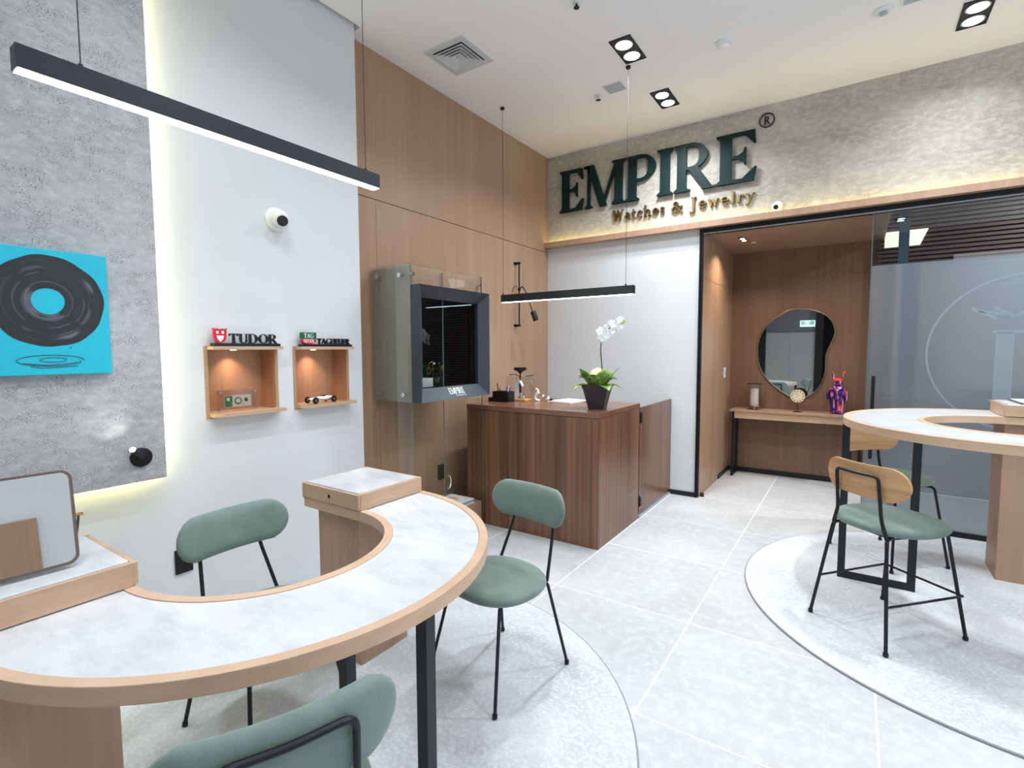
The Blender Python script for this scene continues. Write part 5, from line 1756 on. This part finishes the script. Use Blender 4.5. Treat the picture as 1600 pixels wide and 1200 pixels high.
def catmull(P, n=5):
    out = []
    N = len(P)
    for i in range(N):
        p0, p1, p2, p3 = [Vector(P[(i + k - 1) % N]) for k in range(4)]
        for j in range(n):
            s = j / n
            q = 0.5 * ((2 * p1) + (-p0 + p2) * s + (2 * p0 - 5 * p1 + 4 * p2 - p3) * s * s + (-p0 + 3 * p1 - 3 * p2 + p3) * s ** 3)
            out.append(tuple(q))
    return out


MO = catmull(mo)
mr = thing('wall_mirror', 'pebble shaped mirror with thin metal rim above the console', 'mirror', (2.36, YH, 1.4))
MB().prism(MO, 0, 0.012, lambda a, b, h: (a, YH - 0.002 - h, b)).build('mirror_glass', 'mirror', mr)
MB().tube([(a, YH - 0.012, b) for a, b in MO], 0.0075, 8, closed=True).build('rim', 'rim_metal', mr, smooth=True)

# candle holder
t = thing('candle_holder', 'glass candle holder with a white pillar candle on the console', 'candle', (1.985, 1.24, 0.7625))
MB().lathe([(0.028, 0), (0.030, 0.006), (0.014, 0.012), (0.020, 0.026), (0.034, 0.034)], (0, 0, 0), 20).build('foot', 'chrome', t, smooth=True, local=True)
MB().lathe([(0.076, 0.034), (0.080, 0.040), (0.078, 0.044)], (0, 0, 0), 28).build('plate', 'brass', t, smooth=True, local=True)
MB().lathe([(0.043, 0.045), (0.043, 0.232), (0.038, 0.240), (0.004, 0.248)], (0, 0, 0), 24).build('candle', 'candle', t, smooth=True, local=True)
mb = MB()
n = 28
ring = [(0.070 * math.cos(2 * PI * k / n), 0.070 * math.sin(2 * PI * k / n)) for k in range(n)]
ring2 = [(0.0675 * math.cos(2 * PI * k / n), 0.0675 * math.sin(2 * PI * k / n)) for k in range(n)]
mb.strip(ring, ring2, 0.0445, 0.285, True)
mb.build('glass_cylinder', 'acrylic', t, smooth=True, local=True)
MB().lathe([(0.080, 0.286), (0.080, 0.292)], (0, 0, 0), 28).build('lid', 'brown_metal', t, local=True)
MB().lathe([(0.006, 0.247), (0.006, 0.286)], (0, 0, 0), 8).build('wick_holder', 'chrome', t, local=True)

# clock
t = thing('table_clock', 'round ivory dial clock on a thin brown stand', 'clock', (2.415, 1.22, 0.7625))
MB().lathe([(0.044, 0), (0.044, 0.005), (0.008, 0.009)], (0, 0, 0), 24).build('base', 'brown_metal', t, smooth=True, local=True)
MB().tube([(0, 0, 0.006), (0, 0, 0.105)], 0.0045, 8).build('stand', 'brown_metal', t, local=True)
MB().lathe([(0.072, -0.008), (0.074, 0.0), (0.072, 0.008)], (0, 0, 0.172), 36, (0, -1, 0)).build('case', 'bronze', t, smooth=True, local=True)
MB().lathe([(0.070, 0.0085), (0.069, 0.0105)], (0, 0, 0.172), 36, (0, -1, 0)).build('dial', 'ivory', t, local=True)
for k in range(12):
    a = 2 * PI * k / 12
    p0 = Vector((math.sin(a) * 0.048, -0.0112, 0.172 + math.cos(a) * 0.048))
    p1 = Vector((math.sin(a) * 0.062, -0.0112, 0.172 + math.cos(a) * 0.062))
    MB().bar(p0, p1, 0.008, 0.0012, (0, 1, 0)).build('numeral', 'black_acrylic', t, local=True)
MB().bar((0, -0.0125, 0.172), (0.022, -0.0125, 0.180), 0.0028, 0.001, (0, 1, 0)).build('hand', 'brown_metal', t, local=True)
MB().bar((0, -0.0125, 0.172), (-0.01, -0.0125, 0.215), 0.0022, 0.001, (0, 1, 0)).build('hand', 'brown_metal', t, local=True)

# dripped paint figure
t = thing('painted_figurine', 'glossy blue figurine dripped with orange and pink paint', 'figurine', (2.775, 1.235, 0.7625))
MB().lathe([(0.030, 0.150), (0.060, 0.160), (0.070, 0.195), (0.064, 0.250), (0.040, 0.290), (0.028, 0.300)], (0, 0, 0), 24).build('torso', 'drip', t, smooth=True, local=True)
for s in (-1, 1):
    MB().lathe([(0.030, 0.0), (0.036, 0.012), (0.030, 0.030), (0.026, 0.05), (0.034, 0.10), (0.038, 0.150), (0.030, 0.175)], (s * 0.030, 0, 0), 18).build('leg', 'drip', t, smooth=True, local=True)
    MB().tube([(s * 0.045, 0, 0.268), (s * 0.074, -0.004, 0.235), (s * 0.084, -0.010, 0.190), (s * 0.074, -0.016, 0.150)], [0.014, 0.017, 0.018, 0.015], 10).build('arm', 'drip', t, smooth=True, local=True)
    MB().tube([(s * 0.030, 0, 0.360), (s * 0.040, 0, 0.400), (s * 0.044, 0, 0.425)], [0.011, 0.009, 0.008], 8).build('ear', 'drip', t, smooth=True, local=True)
MB().sphere((0.054, 0, 0.432), 0.014, 12, 8).build('ear_tip', 'drip_top', t, smooth=True, local=True)
MB().sphere((-0.046, 0, 0.432), 0.008, 10, 8).build('ear_tip', 'drip_top', t, smooth=True, local=True)
MB().lathe([(0.024, 0.296), (0.040, 0.312), (0.046, 0.338), (0.040, 0.362), (0.020, 0.374)], (0, 0, 0), 22).build('head', 'drip', t, smooth=True, local=True)
MB().lathe([(0.044, 0.350), (0.041, 0.364), (0.022, 0.3765), (0.002, 0.379)], (0, 0, 0), 22).build('head_cap', 'drip_top', t, smooth=True, local=True)

t = thing('light_switch', 'white rounded switch on the hall side wall', 'switch', (1.692, 1.052, 1.18))
B(0, 0.014, -0.035, 0.035, -0.058, 0.058).build('plate', 'white_paint', t, local=True, bevel=0.012, seg=3)
B(0.014, 0.017, -0.014, 0.014, -0.03, 0.03).build('rocker', 'grey_plastic', t, local=True)
t = thing('door_stop', 'small dark door stop on the floor at the foot of the opening', 'door stop', (1.715, 0.06, 0.0))
MB().lathe([(0.018, 0), (0.018, 0.03), (0.012, 0.04)], (0.0, 0, 0.0005), 14).build('body', 'brown_metal', t, smooth=True, local=True)
